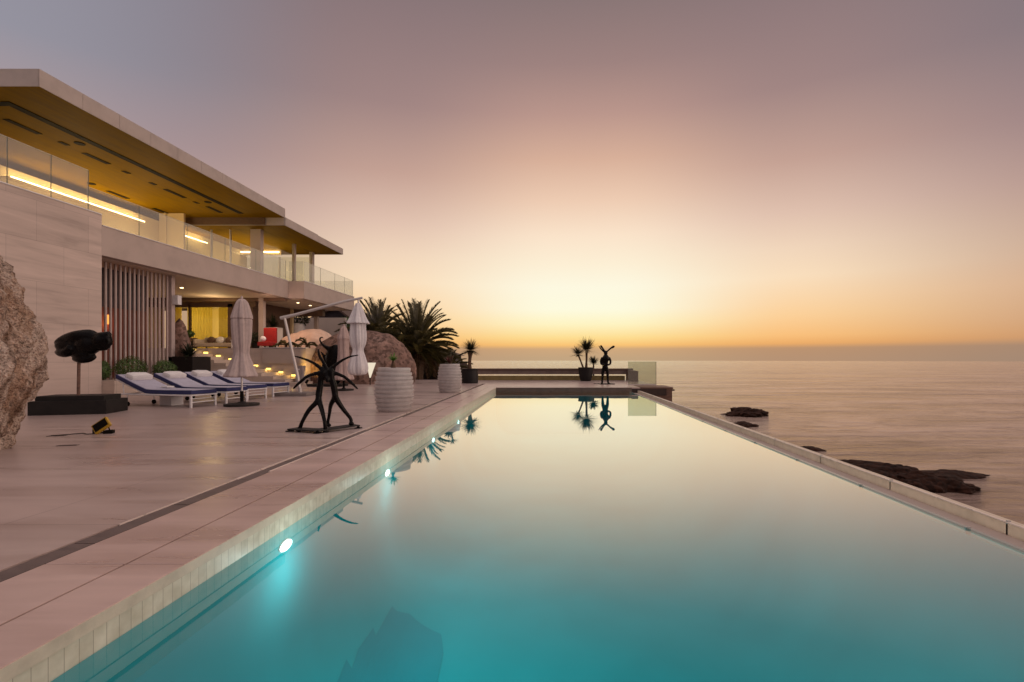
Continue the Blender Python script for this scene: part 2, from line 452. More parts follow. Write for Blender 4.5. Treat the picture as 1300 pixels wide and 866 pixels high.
M_nwin = emat('neighbour window', (.55, .55, .75, 1), .16)
M_sofa = mat('sofa fabric', (.50, .42, .34), .9, var=.05)
M_ivory = mat('ivory wall', (.62, .56, .54), .8, var=.04, scale=1)

# pool mosaic
def poolmat(name, base):
    m, nt, out = newmat(name)
    geo = N(nt, 'ShaderNodeNewGeometry')
    n1 = N(nt, 'ShaderNodeTexNoise', Scale=.8, Detail=3); nt.links.new(geo.outputs['Position'], n1.inputs['Vector'])
    b = Vector(base)
    c = ramp(nt, n1.outputs[0], [(.3, (*b*.9, 1)), (.7, (*b*1.08, 1))])
    p = N(nt, 'ShaderNodeBsdfDiffuse'); nt.links.new(c, p.inputs['Color'])
    nt.links.new(p.outputs[0], out.inputs[0]); return m
M_pool = poolmat('teal pool floor', (.012, .42, .48))
M_poolw = poolmat('teal pool wall', (.05, .62, .66))
M_poold = poolmat('deep teal patch', (.010, .34, .41))

def tileband():
    m, nt, out = newmat('waterline tiles')
    geo = N(nt, 'ShaderNodeNewGeometry'); sp = N(nt, 'ShaderNodeSeparateXYZ'); nt.links.new(geo.outputs['Position'], sp.inputs[0])
    h = math_(nt, 'ADD', sp.outputs[0], sp.outputs[1])
    fr = math_(nt, 'FRACT', math_(nt, 'DIVIDE', h, .0625))
    j = math_(nt, 'LESS_THAN', fr, .045)
    fl = math_(nt, 'FLOOR', math_(nt, 'DIVIDE', h, .0625))
    wn = N(nt, 'ShaderNodeTexWhiteNoise'); wn.noise_dimensions = '1D'; nt.links.new(fl, wn.inputs['W'])
    n1 = N(nt, 'ShaderNodeTexNoise', Scale=14, Detail=5); nt.links.new(geo.outputs['Position'], n1.inputs['Vector'])
    c = ramp(nt, n1.outputs[0], [(.3, (.58, .52, .40, 1)), (.7, (.76, .70, .57, 1))])
    c = mixc(nt, .10, c, wn.outputs['Value'], 'MULTIPLY')
    c = mixc(nt, j, c, (.34, .28, .21, 1))
    p = N(nt, 'ShaderNodeBsdfPrincipled', Roughness=.4); nt.links.new(c, p.inputs['Base Color'])
    nt.links.new(p.outputs[0], out.inputs[0]); return m
M_tile = tileband()

def watermat():
    m, nt, out = newmat('pool water')
    lw = N(nt, 'ShaderNodeLayerWeight'); lw.inputs[0].default_value = .5
    f = ramp(nt, lw.outputs['Facing'], [(0, grey(.025)), (.35, grey(.03)), (.457, grey(.05)), (.55, grey(.14)), (.627, grey(.29)), (.70, grey(.46)), (.767, grey(.64)), (.83, grey(.80)), (.90, grey(.93)), (1, grey(1))])
    tr = ramp(nt, lw.outputs['Facing'], [(0, (.94, 1, 1, 1)), (.45, (.9, .97, .97, 1)), (.627, (.66, .76, .76, 1)), (.767, (.34, .46, .46, 1)), (.90, (.12, .26, .26, 1)), (1, (.05, .16, .16, 1))])
    t = N(nt, 'ShaderNodeBsdfTransparent'); nt.links.new(tr, t.inputs[0])
    g = N(nt, 'ShaderNodeBsdfGlossy', Roughness=.012); nt.links.new(mixc(nt, 1, f, (1, .90, .78, 1), 'MULTIPLY'), g.inputs[0])
    geo = N(nt, 'ShaderNodeNewGeometry')
    n1 = N(nt, 'ShaderNodeTexNoise', Scale=1.1, Detail=2); nt.links.new(geo.outputs['Position'], n1.inputs['Vector'])
    bp = N(nt, 'ShaderNodeBump', Strength=.012, Distance=.05); nt.links.new(n1.outputs[0], bp.inputs['Height']); nt.links.new(bp.outputs[0], g.inputs['Normal'])
    mx = N(nt, 'ShaderNodeAddShader')
    nt.links.new(t.outputs[0], mx.inputs[0]); nt.links.new(g.outputs[0], mx.inputs[1])
    nt.links.new(mx.outputs[0], out.inputs[0]); return m
M_water = watermat()

def seamat():
    m, nt, out = newmat('sea water')
    geo = N(nt, 'ShaderNodeNewGeometry')
    def nz(scale, sx, sy, det, rough=.55):
        mp = N(nt, 'ShaderNodeMapping'); nt.links.new(geo.outputs['Position'], mp.inputs[0]); mp.inputs['Scale'].default_value = (sx, sy, 1)
        mp.inputs['Rotation'].default_value = (0, 0, .12)
        n = N(nt, 'ShaderNodeTexNoise', Scale=scale, Detail=det, Roughness=rough, Distortion=.4); nt.links.new(mp.outputs[0], n.inputs['Vector'])
        return n.outputs[0]
    a = nz(.6, .4, 1, 7, .65); b = nz(.10, .3, 1, 6, .6); c = nz(.02, .25, 1, 5); d_ = nz(2.0, .5, 1, 5, .7)
    h = math_(nt, 'ADD', math_(nt, 'MULTIPLY_ADD', d_, .42, math_(nt, 'MULTIPLY', a, .6)), math_(nt, 'ADD', math_(nt, 'MULTIPLY', b, 4.0), math_(nt, 'MULTIPLY', c, 16.0)))
    bp = N(nt, 'ShaderNodeBump', Strength=1.0, Distance=.38); nt.links.new(h, bp.inputs['Height'])
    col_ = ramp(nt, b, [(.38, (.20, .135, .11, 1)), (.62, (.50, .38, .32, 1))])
    col_ = mixc(nt, 1, col_, ramp(nt, a, [(.36, (.55, .5, .5, 1)), (.47, (.92, .9, .9, 1)), (.6, (1.12, 1.12, 1.12, 1))]), 'MULTIPLY')  # light and dark of the wave slopes put into the colour as flecks
    p = N(nt, 'ShaderNodeBsdfPrincipled', Roughness=.14); p.inputs['IOR'].default_value = 1.6; p.inputs['Specular Tint'].default_value = (1, .84, .66, 1)
    nt.links.new(col_, p.inputs['Base Color'])
    nt.links.new(bp.outputs[0], p.inputs['Normal'])
    nt.links.new(p.outputs[0], out.inputs[0]); return m
M_sea = seamat()

# ------------------------------------------------------------------ setting: sea, ground
SEA = -8.0
bm = bmesh.new()
bmesh.ops.create_circle(bm, cap_ends=True, segments=128, radius=1900)
bmesh.ops.translate(bm, verts=bm.verts, vec=(0, 0, SEA))
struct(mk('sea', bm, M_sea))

WZ = -.161; PX0 = -1.943; PX1 = 3.08; PY0 = -2.0; PY1 = 18.25; PD = -1.75
# headland terrain (grid that falls to the sea)
bm = bmesh.new()
nx, ny = 90, 90
grid = []
for j in range(ny+1):
    row = []
    for i in range(nx+1):
        x = -70+i*1.15; y = -30+j*1.25
        # distance outside of the built platform on the sea side / far side
        edge = 3.2+1.0*noise.noise(Vector((0, y*.12, 3)))
        d = max(0, x-edge)
        far = max(0, (y-25.0))*max(0, min(1, (x+13)/8))+max(0, y-60)*.4
        zz = -2.0-d*1.25-far*.45
        if x < -14: zz += min(3.0, (-14-x)*.12)
        zz += .5*fbm(Vector((x, y, 0)), .25, 4) if (d > .4 or far > 0.5 or x < -24 or y > 25.5) else 0
        row.append(bm.verts.new((x, y, max(zz, SEA-2))))
    grid.append(row)
for j in range(ny):
    for i in range(nx):
        bm.faces.new((grid[j][i], grid[j][i+1], grid[j+1][i+1], grid[j+1][i]))
struct(mk('terrain', bm, M_slope, smooth=True))

# deck
def sheet(bm, x0, x1, y0, y1, z0=-.30, z1=0): box(bm, x0, x1, y0, y1, z0, z1)
bm = bmesh.new()
sheet(bm, -26, -2.84, -4, 24.9)
sheet(bm, -2.84, 4.5, 21.0, 24.9)
struct(mk('deck', bm, M_deck))
bm = bmesh.new()
for a, b in ((-2.69, -2.266), (-2.250, PX0)):
    for y0, y1 in ((-4, 2.585), (2.59, 8.4), (8.405, 14.2), (14.205, PY1)):
        box(bm, a, b, y0, y1, -.045, 0, bev=.004)
box(bm, -2.69, 3.5, PY1, PY1+.42, -.045, 0, bev=.004)
box(bm, -2.69, 3.5, PY1+.436, 20.996, -.045, 0, bev=.004)
box(bm, 3.504, 4.5, 19.8, 20.996, -.045, 0, bev=.004)
struct(mk('coping', bm, M_cope))
bm = bmesh.new()
box(bm, -2.84, PX0-.004, -4, PY1, -.30, -.049)
box(bm, -2.84, 4.496, PY1+.003, 20.998, -.30, -.049)
struct(mk('deck_base', bm, M_gap))
# pale edge of the coping and waterline tiles
bm = bmesh.new()
box(bm, PX0-.002, PX0+.006, PY0, PY1, -.06, -.004)
struct(mk('coping_edge', bm, M_copeedge))
bm = bmesh.new()
box(bm, PX0-.1, PX0, PY0, PY1, WZ-.004, -.062)
struct(mk('waterline_tiles', bm, M_tile))
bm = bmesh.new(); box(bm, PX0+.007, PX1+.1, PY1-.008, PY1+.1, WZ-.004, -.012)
struct(mk('far_pool_edge', bm, mat('shaded brown edge stone', (.17, .105, .08), .6)))  # end face turned from the sunset, its shadow tone put into the colour
# drain channel
bm = bmesh.new(); y = -4; i = 0
while y < 7.2:
    box(bm, -2.825, -2.702, y+.004, y+.76, -.04, -.004); y += .765; i += 1
struct(mk('drain_channel', bm, M_grating))
bm = bmesh.new()
y = 7.3
while y < 18.2:
    box(bm, -2.81, -2.715, y+.004, y+.76, -.045, -.012); y += .765
struct(mk('drain_channel', bm, M_grating2))
bm = bmesh.new()
box(bm, -2.838, -2.829, 3.2, 18.25, -.048, .003); box(bm, -2.712, -2.692, 4.7, 9.0, -.048, .004); box(bm, -2.842, -2.818, 4.4, 9.6, -.047, .005)  # metal trim; its highlight is put into the pale colour and wider lengths
struct(mk('drain_trim', bm, M_trim))

# pool basin
FR = .75
prof = [(PX0-.001, WZ-.005)]
for q_ in range(0, 19):
    a_ = R(q_*5); prof.append((PX0-.001+FR-FR*math.cos(a_), PD+FR-FR*math.sin(a_)))
for q_ in range(0, 19):
    a_ = R(q_*5); prof.append((PX1+.004-1.5+1.5*math.sin(a_), PD+1.5-1.5*math.cos(a_)))
prof.append((PX1+.004, -.2))
bm = bmesh.new()
f_ = [bm.verts.new((x, PY0, z_)) for x, z_ in prof]; b_ = [bm.verts.new((x, PY1+.002, z_)) for x, z_ in prof]
for q_ in range(len(prof)-1): bm.faces.new((f_[q_], f_[q_+1], b_[q_+1], b_[q_]))
struct(mk('pool_basin', bm, M_pool, smooth=True))
bm = bmesh.new()
box(bm, PX0, PX1, PY1+.003, PY1+.12, PD, WZ-.005)
box(bm, PX0, PX1, PY0-.12, PY0, PD, -.05)
struct(mk('pool_wall', bm, M_pool))
bm = bmesh.new()
quad(bm, [(PX0, PY0, WZ), (PX1+.005, PY0, WZ), (PX1+.005, PY1, WZ), (PX0, PY1, WZ)])
struct(mk('pool_water', bm, M_water))

# darker teal patch with a spiky outline on the pool floor
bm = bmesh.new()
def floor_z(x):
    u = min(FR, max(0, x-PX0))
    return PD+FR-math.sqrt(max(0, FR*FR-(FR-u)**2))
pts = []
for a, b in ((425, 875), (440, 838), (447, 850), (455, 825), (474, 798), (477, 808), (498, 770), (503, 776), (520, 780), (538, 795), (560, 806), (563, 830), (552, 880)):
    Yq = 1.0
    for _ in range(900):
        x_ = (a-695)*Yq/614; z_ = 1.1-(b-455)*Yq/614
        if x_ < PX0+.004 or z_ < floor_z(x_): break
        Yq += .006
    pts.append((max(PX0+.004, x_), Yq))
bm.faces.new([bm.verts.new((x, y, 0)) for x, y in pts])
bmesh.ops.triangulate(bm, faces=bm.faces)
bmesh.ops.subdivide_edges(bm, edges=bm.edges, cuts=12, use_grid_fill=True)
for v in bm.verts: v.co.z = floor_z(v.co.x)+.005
struct(mk('floor_patch', bm, M_poold))

# infinity edge : weir glass panels, gutter, outer parapet (one thing with parts)
edge = thing('infinity_edge', 'long glass and stone overflow edge between the pool and the sea', 'pool edge', (3.3, 8, -.3))
B('weir_wall', M_poolw, edge, PX1+.010, PX1+.09, PY0, PY1, PD, -.20)
yy = 3.58-1.22*4
while yy < PY1-.2:
    B('glass_panel', M_weir, edge, PX1+.012, PX1+.045, yy+.006, min(yy+1.214, PY1), -.198, WZ+.012)
    B('clip', M_steel, edge, PX1+.012, PX1+.05, yy-.006, yy+.004, -.198, WZ+.014)
    B('clip', M_steel, edge, 3.40, 3.425, yy-.008, yy+.006, -.24, -.10)
    yy += 1.22
B('gutter', M_conc, edge, PX1+.092, 3.395, PY0, PY1, -.6, -.205)
bm = bmesh.new(); box(bm, 3.40, 3.50, PY0, PY1, -3.5, -.120, bev=.006); mk('parapet', bm, M_copeedge, edge)
B('trim_rail', M_trim, edge, 3.396, 3.412, PY0, PY1, -.118, -.108)

# dark planter block by the far right corner of the pool
t = thing('timber_box', 'low dark timber box at the far right corner of the pool', 'box', (4.1, 18.9, -.35))
B('body', M_wood, t, 3.56, 4.72, 18.3, 19.78, -2.4, -.06)
B('lid', M_wood, t, 3.52, 4.76, 18.28, 19.79, -.058, .0)
B('bracket', M_brown, t, 4.765, 4.92, 18.7, 18.78, -.16, -.10)
t = thing('glass_screen', 'frameless clear glass screen beside the far timber box', 'glass screen', (3.9, 20.1, 0))
bm = bmesh.new(); box(bm, 3.34, 4.5, 20.05, 20.065, .005, .965); mk('glass_pane', bm, glassmat('screen glass', (.80, .82, .74, 1), 1.5, .10), t)
B('edge_strip', M_brown, t, 4.5, 4.512, 20.045, 20.07, .005, .965)
B('base_channel', M_alu, t, 3.34, 4.5, 20.04, 20.075, .0, .03)

# far bench-like low wall with slot
M_mossy = mat('mossy stone', (.26, .20, .075), .8, var=.2, scale=3)
M_top = mat('rail stone', (.20, .145, .12), .6, var=.15, scale=3)
t = thing('low_wall', 'long low stone wall with a see-through slot at the far end of the deck', 'low wall', (.3, 24.5, 0))
B('top_beam', M_top, t, -4.3, 4.02, 24.3, 24.75, .30, .50)
B('capping', M_brown, t, -4.32, 4.3, 24.26, 24.79, .503, .585)
B('lower_panel', M_mossy, t, -4.3, 3.9, 24.35, 24.70, 0, .215)
B('end_block', M_brown, t, 4.02, 4.3, 22.9, 24.8, 0, .500)
for x in (-4.2, 1.83):
    B('spacer', M_brown, t, x, x+.06, 24.40, 24.62, .215, .30)

# ------------------------------------------------------------------ villa
V = thing('villa', 'two-storey modern beach villa with flat overhanging roof and glass balconies', 'house', (-16, 18, 0))
B('stone_wall', M_wall, V, -22, -12.6, 4, 13.67, 0, 5.15)
B('wall_capping', M_white, V, -12.75, -12.58, 4, 13.66, 5.152, 5.18)
# lower slab
B('floor_slab', M_conc, V, -24, -12.6, 13.672, 23.497, 4.02, 4.85)
B('slab_edge_strip', M_white, V, -12.72, -12.58, 13.69, 23.49, 4.853, 4.875)
B('floor_slab', M_conc, V, -24, -11.83, 23.5, 29.6, 4.01, 4.85)
B('slab_edge_strip', M_white, V, -11.95, -11.81, 23.52, 29.6, 4.853, 4.875)
B('lower_soffit', M_soffit_low, V, -21, -12.9, 13.8, 23.2, 4.005, 4.018)
B('lower_soffit', M_soffit_low, V, -21, -12.1, 23.8, 29.4, 3.995, 4.008)
B('beam', M_brown, V, -21, -12.62, 23.22, 23.48, 3.86, 4.003)
B('beam', M_brown, V, -21, -13.3, 28.6, 28.9, 3.6, 3.99)
# roof
def fascia(x, y0, y1, z0, z1, n):
    for i in range(n):
        a = y0+(y1-y0)*i/n; b = y0+(y1-y0)*(i+1)/n
        B('fascia_panel', M_fascia, V, x-.03, x, a+.004, b-.004, z0, z1)
R1 = B('roof', M_fascia, V, -24, -12.03, 11.45, 22.1, 7.545, 7.93)
fascia(-12.0, 11.42, 22.13, 7.53, 7.94, 10)
for i in range(8):
    B('fascia_panel', M_fascia, V, -12.03-(i+1)*1.5+.004, -12.03-i*1.5-.004, 11.42, 11.445, 7.53, 7.94)
B('ceiling', M_soffit, V, -23.9, -12.032, 11.447, 22.1, 7.53, 7.543)
B('roof', M_fascia, V, -24, -12.03, 22.14, 28.4, 7.20, 7.54)
fascia(-12.0, 22.14, 25.3, 7.19, 7.56, 3); fascia(-12.0, 25.3, 28.4, 7.19, 7.53, 3)
B('ceiling', M_soffit, V, -23.9, -12.04, 22.2, 28.38, 7.185, 7.198)
B('roof_edge_strip', M_fascia, V, -23.9, -12.04, 22.105, 22.135, 7.19, 7.93)
B('roof_beam', M_brown, V, -19, -12.9, 22.05, 22.102, 7.20, 7.528)
# vents on ceiling  (centre px -> measured plan positions)
def vent(y0, y1, x, wd=.16): B('air_vent', M_black, V, x-wd/2, x+wd/2, y0, y1, 7.515, 7.529)
vent(12.1, 21.45, -13.58, .22)
B('air_vent', M_black, V, -20, -13.69, 12.1, 12.3, 7.516, 7.529)
def P(px, py, z):   # plan position of a measured point on a horizontal plane
    Y = (z-1.1)*614/(455-py); return ((px-695)*Y/614, Y)
for (a, b) in (((3, 151), (54, 170)), ((103, 194), (141, 208)), ((135, 242), (164, 252)), ((208, 240), (236, 251)), ((194, 264), (217, 272)), ((261, 262), (283, 270))):
    p0 = P(*a, 7.53); p1 = P(*b, 7.53); vent(p0[1], p1[1], (p0[0]+p1[0])/2, .17)
for (a, b) in ((81, 182), (160, 218.5), (194, 233), (249, 257)):
    p = P(a, b, 7.53); vent(p[1]-.12, p[1]+.12, p[0], .14)
for (a, b) in ((101, 182), (264, 256.5), (116, 233)):
    p = P(a, b, 7.53); bm = bmesh.new(); lathe(bm, [(.13, 7.512), (.13, 7.529)], 20, p[0], p[1]); mk('ceiling_speaker', bm, M_black, V)
# upper storey walls
B('upper_wall', M_plaster, V, -17.6, -17.2, 11.6, 27.7, 4.852, 7.183)
bm = bmesh.new(); box(bm, -17.199, -16.95, 15.2, 20.4, 6.80, 6.83); mk('light_shelf', bm, M_plaster, V)
bm = bmesh.new(); box(bm, -16.99, -16.94, 15.3, 20.35, 6.832, 6.865); mk('led_strip', bm, M_led, V)
bm = bmesh.new(); box(bm, -16.99, -16.94, 21.9, 24.1, 6.832, 6.86); mk('led_strip', bm, M_led, V)
bm = bmesh.new(); box(bm, -17.15, -15.0, 27.0, 27.04, 7.02, 7.06); mk('led_strip', bm, M_led, V)
B('led_cove', M_plaster, V, -17.19, -14.9, 27.045, 27.12, 6.9, 7.18)
# sliding frames on back wall
for y in (12.6, 14.0, 21.3):
    B('door_frame', M_plaster, V, -16.9, -16.82, y, y+.07, 4.853, 7.52)
B('curtain', M_curtain, V, -17.0, -16.95, 12.7, 13.95, 4.9, 7.2)
B('partition', M_plaster, V, -17.19, -16.1, 21.4, 21.5, 4.853, 7.52)
# glazed box
B('corner_column', M_conc, V, -13.98, -13.50, 22.75, 23.0, 4.853, 7.184)
B('window_pane', M_window, V, -17.19, -13.99, 22.84, 22.855, 4.853, 7.184)
for x in (-15.9, -15.0):
    B('window_frame', M_alu, V, x, x+.05, 22.80, 22.90, 4.853, 7.184)
B('window_pane', M_window, V, -13.49, -13.475, 23.0, 25.66, 4.853, 7.184)
B('window_frame', M_conc, V, -13.56, -13.42, 25.66, 25.82, 4.853, 7.184)
B('window_pane', M_window, V, -13.49, -13.475, 25.82, 27.6, 4.853, 7.184)
B('window_frame', M_conc, V, -13.6, -13.42, 27.6, 27.85, 4.853, 7.184)
B('window_pane', M_window, V, -17.19, -13.61, 27.74, 27.755, 4.853, 6.9)
B('window_frame', M_alu, V, -15.4, -15.34, 27.70, 27.80, 4.853, 6.9)
# ground floor
B('terrace_wall', M_wall, V, -22, -10.25, 20.5, 29.5, 0, 1.53)
B('terrace_capping', M_white, V, -12.2, -10.23, 20.46, 20.7, 1.533, 1.56)
B('pale_panel', M_conc, V, -12.05, -10.22, 20.44, 20.497, .88, 1.50)
for (x, y) in ((-13.75, 23.3), (-13.95, 29.2)):
    B('column', M_conc, V, x-.11, x+.11, y-.11, y+.11, 1.535, 4.0)
B('side_wall', M_plaster, V, -21, -19.7, 24.6, 24.8, 1.535, 4.0)
for i, x in enumerate((-19.68, -18.2, -16.2, -15.3)):
    B('sliding_door_frame', M_brown, V, x, x+(.09 if i != 2 else .25), 24.5, 24.62, 1.535, 3.86)
B('sliding_door', M_window, V, -19.6, -15.3, 24.55, 24.565, 1.55, 3.80)
B('header', M_brown, V, -21, -14.8, 24.5, 24.7, 3.7, 3.99)
B('rear_wall', M_plaster, V, -21, -14.9, 28.2, 28.4, 1.535, 3.99)
B('return_wall', M_brown, V, -15.2, -15.0, 24.62, 28.2, 1.535, 3.99)
bm = bmesh.new()
for x0, x1 in ((-19.55, -18.9), (-18.6, -17.3), (-17.0, -16.3), (-15.95, -15.35)):
    n = 40
    vs = []
    for i in range(n+1):
        x = x0+(x1-x0)*i/n; yv = 25.0+.05*math.sin(i*1.4)
        vs.append((bm.verts.new((x, yv, 1.56)), bm.verts.new((x, yv, 3.85))))
    for a, b in zip(vs, vs[1:]): bm.faces.new((a[0], b[0], b[1], a[1]))
mk('curtain', bm, M_curtain, V, smooth=True)
for (x, y) in ((-13.0, 25.2), (-13.0, 26.5), (-13.0, 27.9)):
    bm = bmesh.new(); lathe(bm, [(.06, 3.985), (.06, 3.994)], 16, x, y); mk('downlight', bm, M_spot, V)
    lamp('SPOT', (x, y, 3.95), 18, spot=110, size=.05, name='downlight_lamp')
bm = bmesh.new(); lathe(bm, [(.06, 3.995), (.06, 4.004)], 16, -15.05, 19.9); mk('downlight', bm, M_spot, V)
lamp('SPOT', (-15.05, 19.9, 3.97), 10, spot=120, size=.05, name='downlight_lamp')
# ledge, slats
B('ledge', M_step, V, -16, -12.25, 13.68, 19.15, 0, .46)
for i in range(15):
    y = 14.50+i*.168
    B('screen_fin', M_fin, V, -13.30, -13.255, y, y+.055, .463, 3.99)
B('screen_end_post', M_fin, V, -13.40, -13.2, 16.98, 17.14, .463, 4.0)
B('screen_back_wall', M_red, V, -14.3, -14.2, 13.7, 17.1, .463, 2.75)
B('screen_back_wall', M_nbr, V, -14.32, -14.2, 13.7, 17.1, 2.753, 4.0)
B('wall_lamp', M_orange, V, -14.19, -14.1, 15.52, 15.62, 2.2, 2.5)
lamp('POINT', (-14.0, 15.57, 2.2), 4, (1, .3, .08), .06, name='wall_lamp_bulb')
B('wall_speaker', M_white, V, -13.19, -13.0, 17.0, 17.18, 3.0, 3.32)
# balustrades
M_edge = mat('dark glass edge', (.10, .12, .09), .3, bump=0)
M_edgel = mat('pale glass edge', (.60, .62, .52), .3, bump=0)
def glassrun(x, ys, z0, z1):
    for a, b in zip(ys, ys[1:]):
        g = B('balustrade_panel', M_glass, V, x-.012, x, a+.008, b-.008, z0, z1)
        B('glass_edge', M_edge, g, x-.013, x+.001, b-.0075, b+.0045, z0, z1)
        B('glass_edge', M_edgel, g, x-.013, x+.001, a+.008, b-.008, z1+.0005, z1+.008)
glassrun(-12.62, [4, 5.3, 6.3, 7.3, 8.3, 9.3, 10.3, 11.3, 12.3, 13.3], 5.18, 6.27)
glassrun(-12.66, [13.3, 15, 17, 19, 21, 23.4], 4.876, 5.83)
glassrun(-11.87, [23.6, 25.3, 27.0, 28.3, 29.5], 4.876, 5.83)
bm = bmesh.new(); box(bm, -12.6, -11.9, 23.56, 23.572, 4.876, 5.83); mk('balustrade_panel', bm, M_glass, V)
bm = bmesh.new(); box(bm, -16, -11.9, 29.54, 29.552, 4.876, 5.83); mk('balustrade_panel', bm, M_glass, V)
# interior lamps
lamp('AREA', (-16.93, 17.8, 6.88), 26, (1, .70, .30), .06, 5, (R(180), R(-40), 0), 'cove_wash')
lamp('AREA', (-16.93, 23.0, 6.88), 10, (1, .70, .30), .06, 2.2, (R(180), R(-40), 0), 'cove_wash')
lamp('AREA', (-15.2, 17.0, 5.0), 22, (1, .70, .22), 2.0, 9, (R(180), 0, 0), 'terrace_uplight')
lamp('AREA', (-15.5, 25.3, 5.6), 70, (1, .74, .38), 2.0, 3, (R(180), 0, 0), 'room_uplight')
lamp('POINT', (-16.0, 16.5, 5.7), 60, (1, .78, .46), .3)
lamp('POINT', (-16.0, 19.6, 5.7), 60, (1, .78, .46), .3)
lamp('POINT', (-16.6, 26.6, 3.0), 80, (1, .78, .22), .25)
lamp('POINT', (-18.6, 26.3, 3.0), 100, (1, .78, .22), .25)
lamp('POINT', (-15.6, 22.6, 3.4), 30, (1, .7, .35), .3)

# stairs and step lights
bm = bmesh.new()
ns = 11
for i in range(ns):
    box(bm, -15.6, -9.95-.47*i, 19.2, 20.496, .13*i+(.002 if i else 0), .13*(i+1))
struct(mk('steps', bm, M_step))
M_strim = mat('light trim', (.3, .22, .12), .5)
for i in range(9):
    x = -10.75-.53*i; zz = .38+.137*i
    bm = bmesh.new(); box(bm, x-.075, x+.075, 20.40, 20.497, zz+.036, zz+.06)
    o = mk('step_light', bm, M_strim, loc=(x, 20.45, zz))
    tag(o, 'recessed step light on the terrace stair wall, number %s up from the foot of the stair' % ['one', 'two', 'three', 'four', 'five', 'six', 'seven', 'eight', 'nine'][i] if False else
        ['lowest glowing step light on the terrace stair wall', 'second lowest glowing step light, by the cantilever parasol mast', 'third glowing step light from the foot of the stair',
         'glowing step light just right of the closed taupe parasol', 'glowing step light hidden behind the closed taupe parasol', 'glowing step light just left of the closed taupe parasol',
         'third glowing step light from the top of the stair', 'glowing step light beside the black box planter', 'topmost glowing step light at the head of the stair'][i], 'step light', 'step lights along the terrace stair')
    bm = bmesh.new(); box(bm, x-.07, x+.07, 20.425, 20.496, zz-.035, zz+.034)
    mk('glowing_lens', bm, M_steplight, o)
    lamp('POINT', (x, 20.34, zz-.05), .6, (1, .62, .16), .04, name='step_light_bulb')

# ------------------------------------------------------------------ boulders
def rockthing(name, label, cat, m, c, r, seed, group=None, **kw):
    bm = bmesh.new(); rock(bm, c, r, seed, **kw)
    return tag(mk(name, bm, m, loc=(c[0], c[1], kw.get('flat') or 0), smooth=True), label, cat, group)
rockthing('boulder', 'huge rough pinkish granite boulder at the left edge of the deck', 'boulder', M_rock, (-7.42, 5.30, 1.17), (1.33, 1.25, 1.82), 3, sub=7, amp=.085, s=1.3, flat=0, rough=.9, ridge=.28)
rockthing('boulder', 'large smooth brown boulder behind the dancing bronze sculpture', 'boulder', M_rock2, (-8.45, 21.95, .40), (2.42, 1.6, 1.98), 8, sub=6, amp=.06, s=1.0, flat=0, rough=.2, ridge=.08)
rockthing('boulder', 'pale peach boulder on the raised terrace lit from below', 'boulder', mat('peach boulder', (.70, .50, .38), .8, var=.08, scale=3), (-11.55, 23.6, 1.45), (1.45, .8, 1.1), 5, sub=5, amp=.13, s=1.0, flat=1.54)
rockthing('boulder', 'narrow tall brown rock between the slat screen and the box planter', 'boulder', M_rock2, (-13.6, 17.9, 1.1), (.38, .4, 1.35), 12, sub=4, amp=.15, flat=.465)
# sea rocks
def seark(px, py, w_, seed, label, hz=.35, dy=.5, rot=0):
    Y = (1.1-SEA)*614/(py-455); X = (px-695)*Y/614
    ww = w_*Y/614/2
    bm = bmesh.new()
    rock(bm, (X, Y, SEA), (ww, ww*dy, ww*hz), seed, sub=5, amp=.35, s=1.2, rot=rot, ridge=.35, rough=.5)
    rock(bm, (X-ww*.45, Y-ww*.25, SEA), (ww*.5, ww*.3, ww*hz*.7), seed+4, sub=4, amp=.35, s=1.4, rot=rot, ridge=.35, rough=.5)
    bm2 = remesh(bm, max(.07, ww*.02), 1)
    tag(mk('sea_rock', bm2, M_searock, loc=(X, Y, SEA), smooth=True), label, 'rock', 'dark rocks in the sea beyond the pool edge')
seark(946, 527, 52, 2, 'farthest flat sea rock, just past the pool edge', .34, .9)
seark(945, 541, 30, 5, 'small sea rock right in front of the farthest one', .34, .8)
seark(1028, 571, 36, 9, 'slim low sea rock peeking over the middle of the pool edge', .22, .6, -.3)
seark(1092, 592, 74, 33, 'leftmost low hump of the nearest sea rocks, half behind the pool edge', .2, .5, -.35)
seark(1130, 604, 120, 11, 'broad dark middle hump of the nearest sea rocks', .22, .55, -.35)
seark(1180, 618, 105, 15, 'steep nearest right hump of the sea rocks', .34, .5, -.3)
seark(1205, 604, 88, 21, 'long flat outer shelf behind the nearest sea rocks', .12, .4, -.05)

# ------------------------------------------------------------------ sculptures
# dancing figures
t = thing('dancers_sculpture', 'black bronze sculpture of two entwined dancers with spread arms on a bent plate', 'sculpture', (-3.4, 7.45, 0))
sc = 7.45/614
def W(px, py, dy=0, r=.03): 
    Y = 7.45+dy
    return ((px-695)*Y/614, Y, 1.1-(py-455)*Y/614, r)
bm = bmesh.new()
L = lambda *p: limb(bm, p, 5, 10)
L(W(381, 543, -.15, .030), W(384, 535, -.15, .028), W(392, 521, -.1, .034), W(403, 509, -.05, .042), W(405, 498, 0, .05), W(407, 485, 0, .045), W(409, 473, 0, .052), W(413, 470, 0, .035))
L(W(413, 545, -.25, .030), W(412, 535, -.25, .028), W(409, 522, -.15, .034), W(405, 508, -.03, .042), W(404, 500, 0, .045))
L(W(416, 537, .2, .026), W(418, 526, .2, .026), W(420, 514, .1, .034), W(425, 504, .05, .045), W(424, 492, .02, .05), W(421, 480, 0, .045), W(420, 472, 0, .052), W(417, 469, 0, .035))
L(W(446, 535, .12, .03), W(444, 530, .12, .028), W(436, 520, .1, .034), W(428, 508, .05, .042), W(425, 500, .02, .045))
L(W(372, 494, -.1, .014), W(380, 486, -.08, .024), W(392, 477, -.05, .025), W(408, 473, 0, .035))
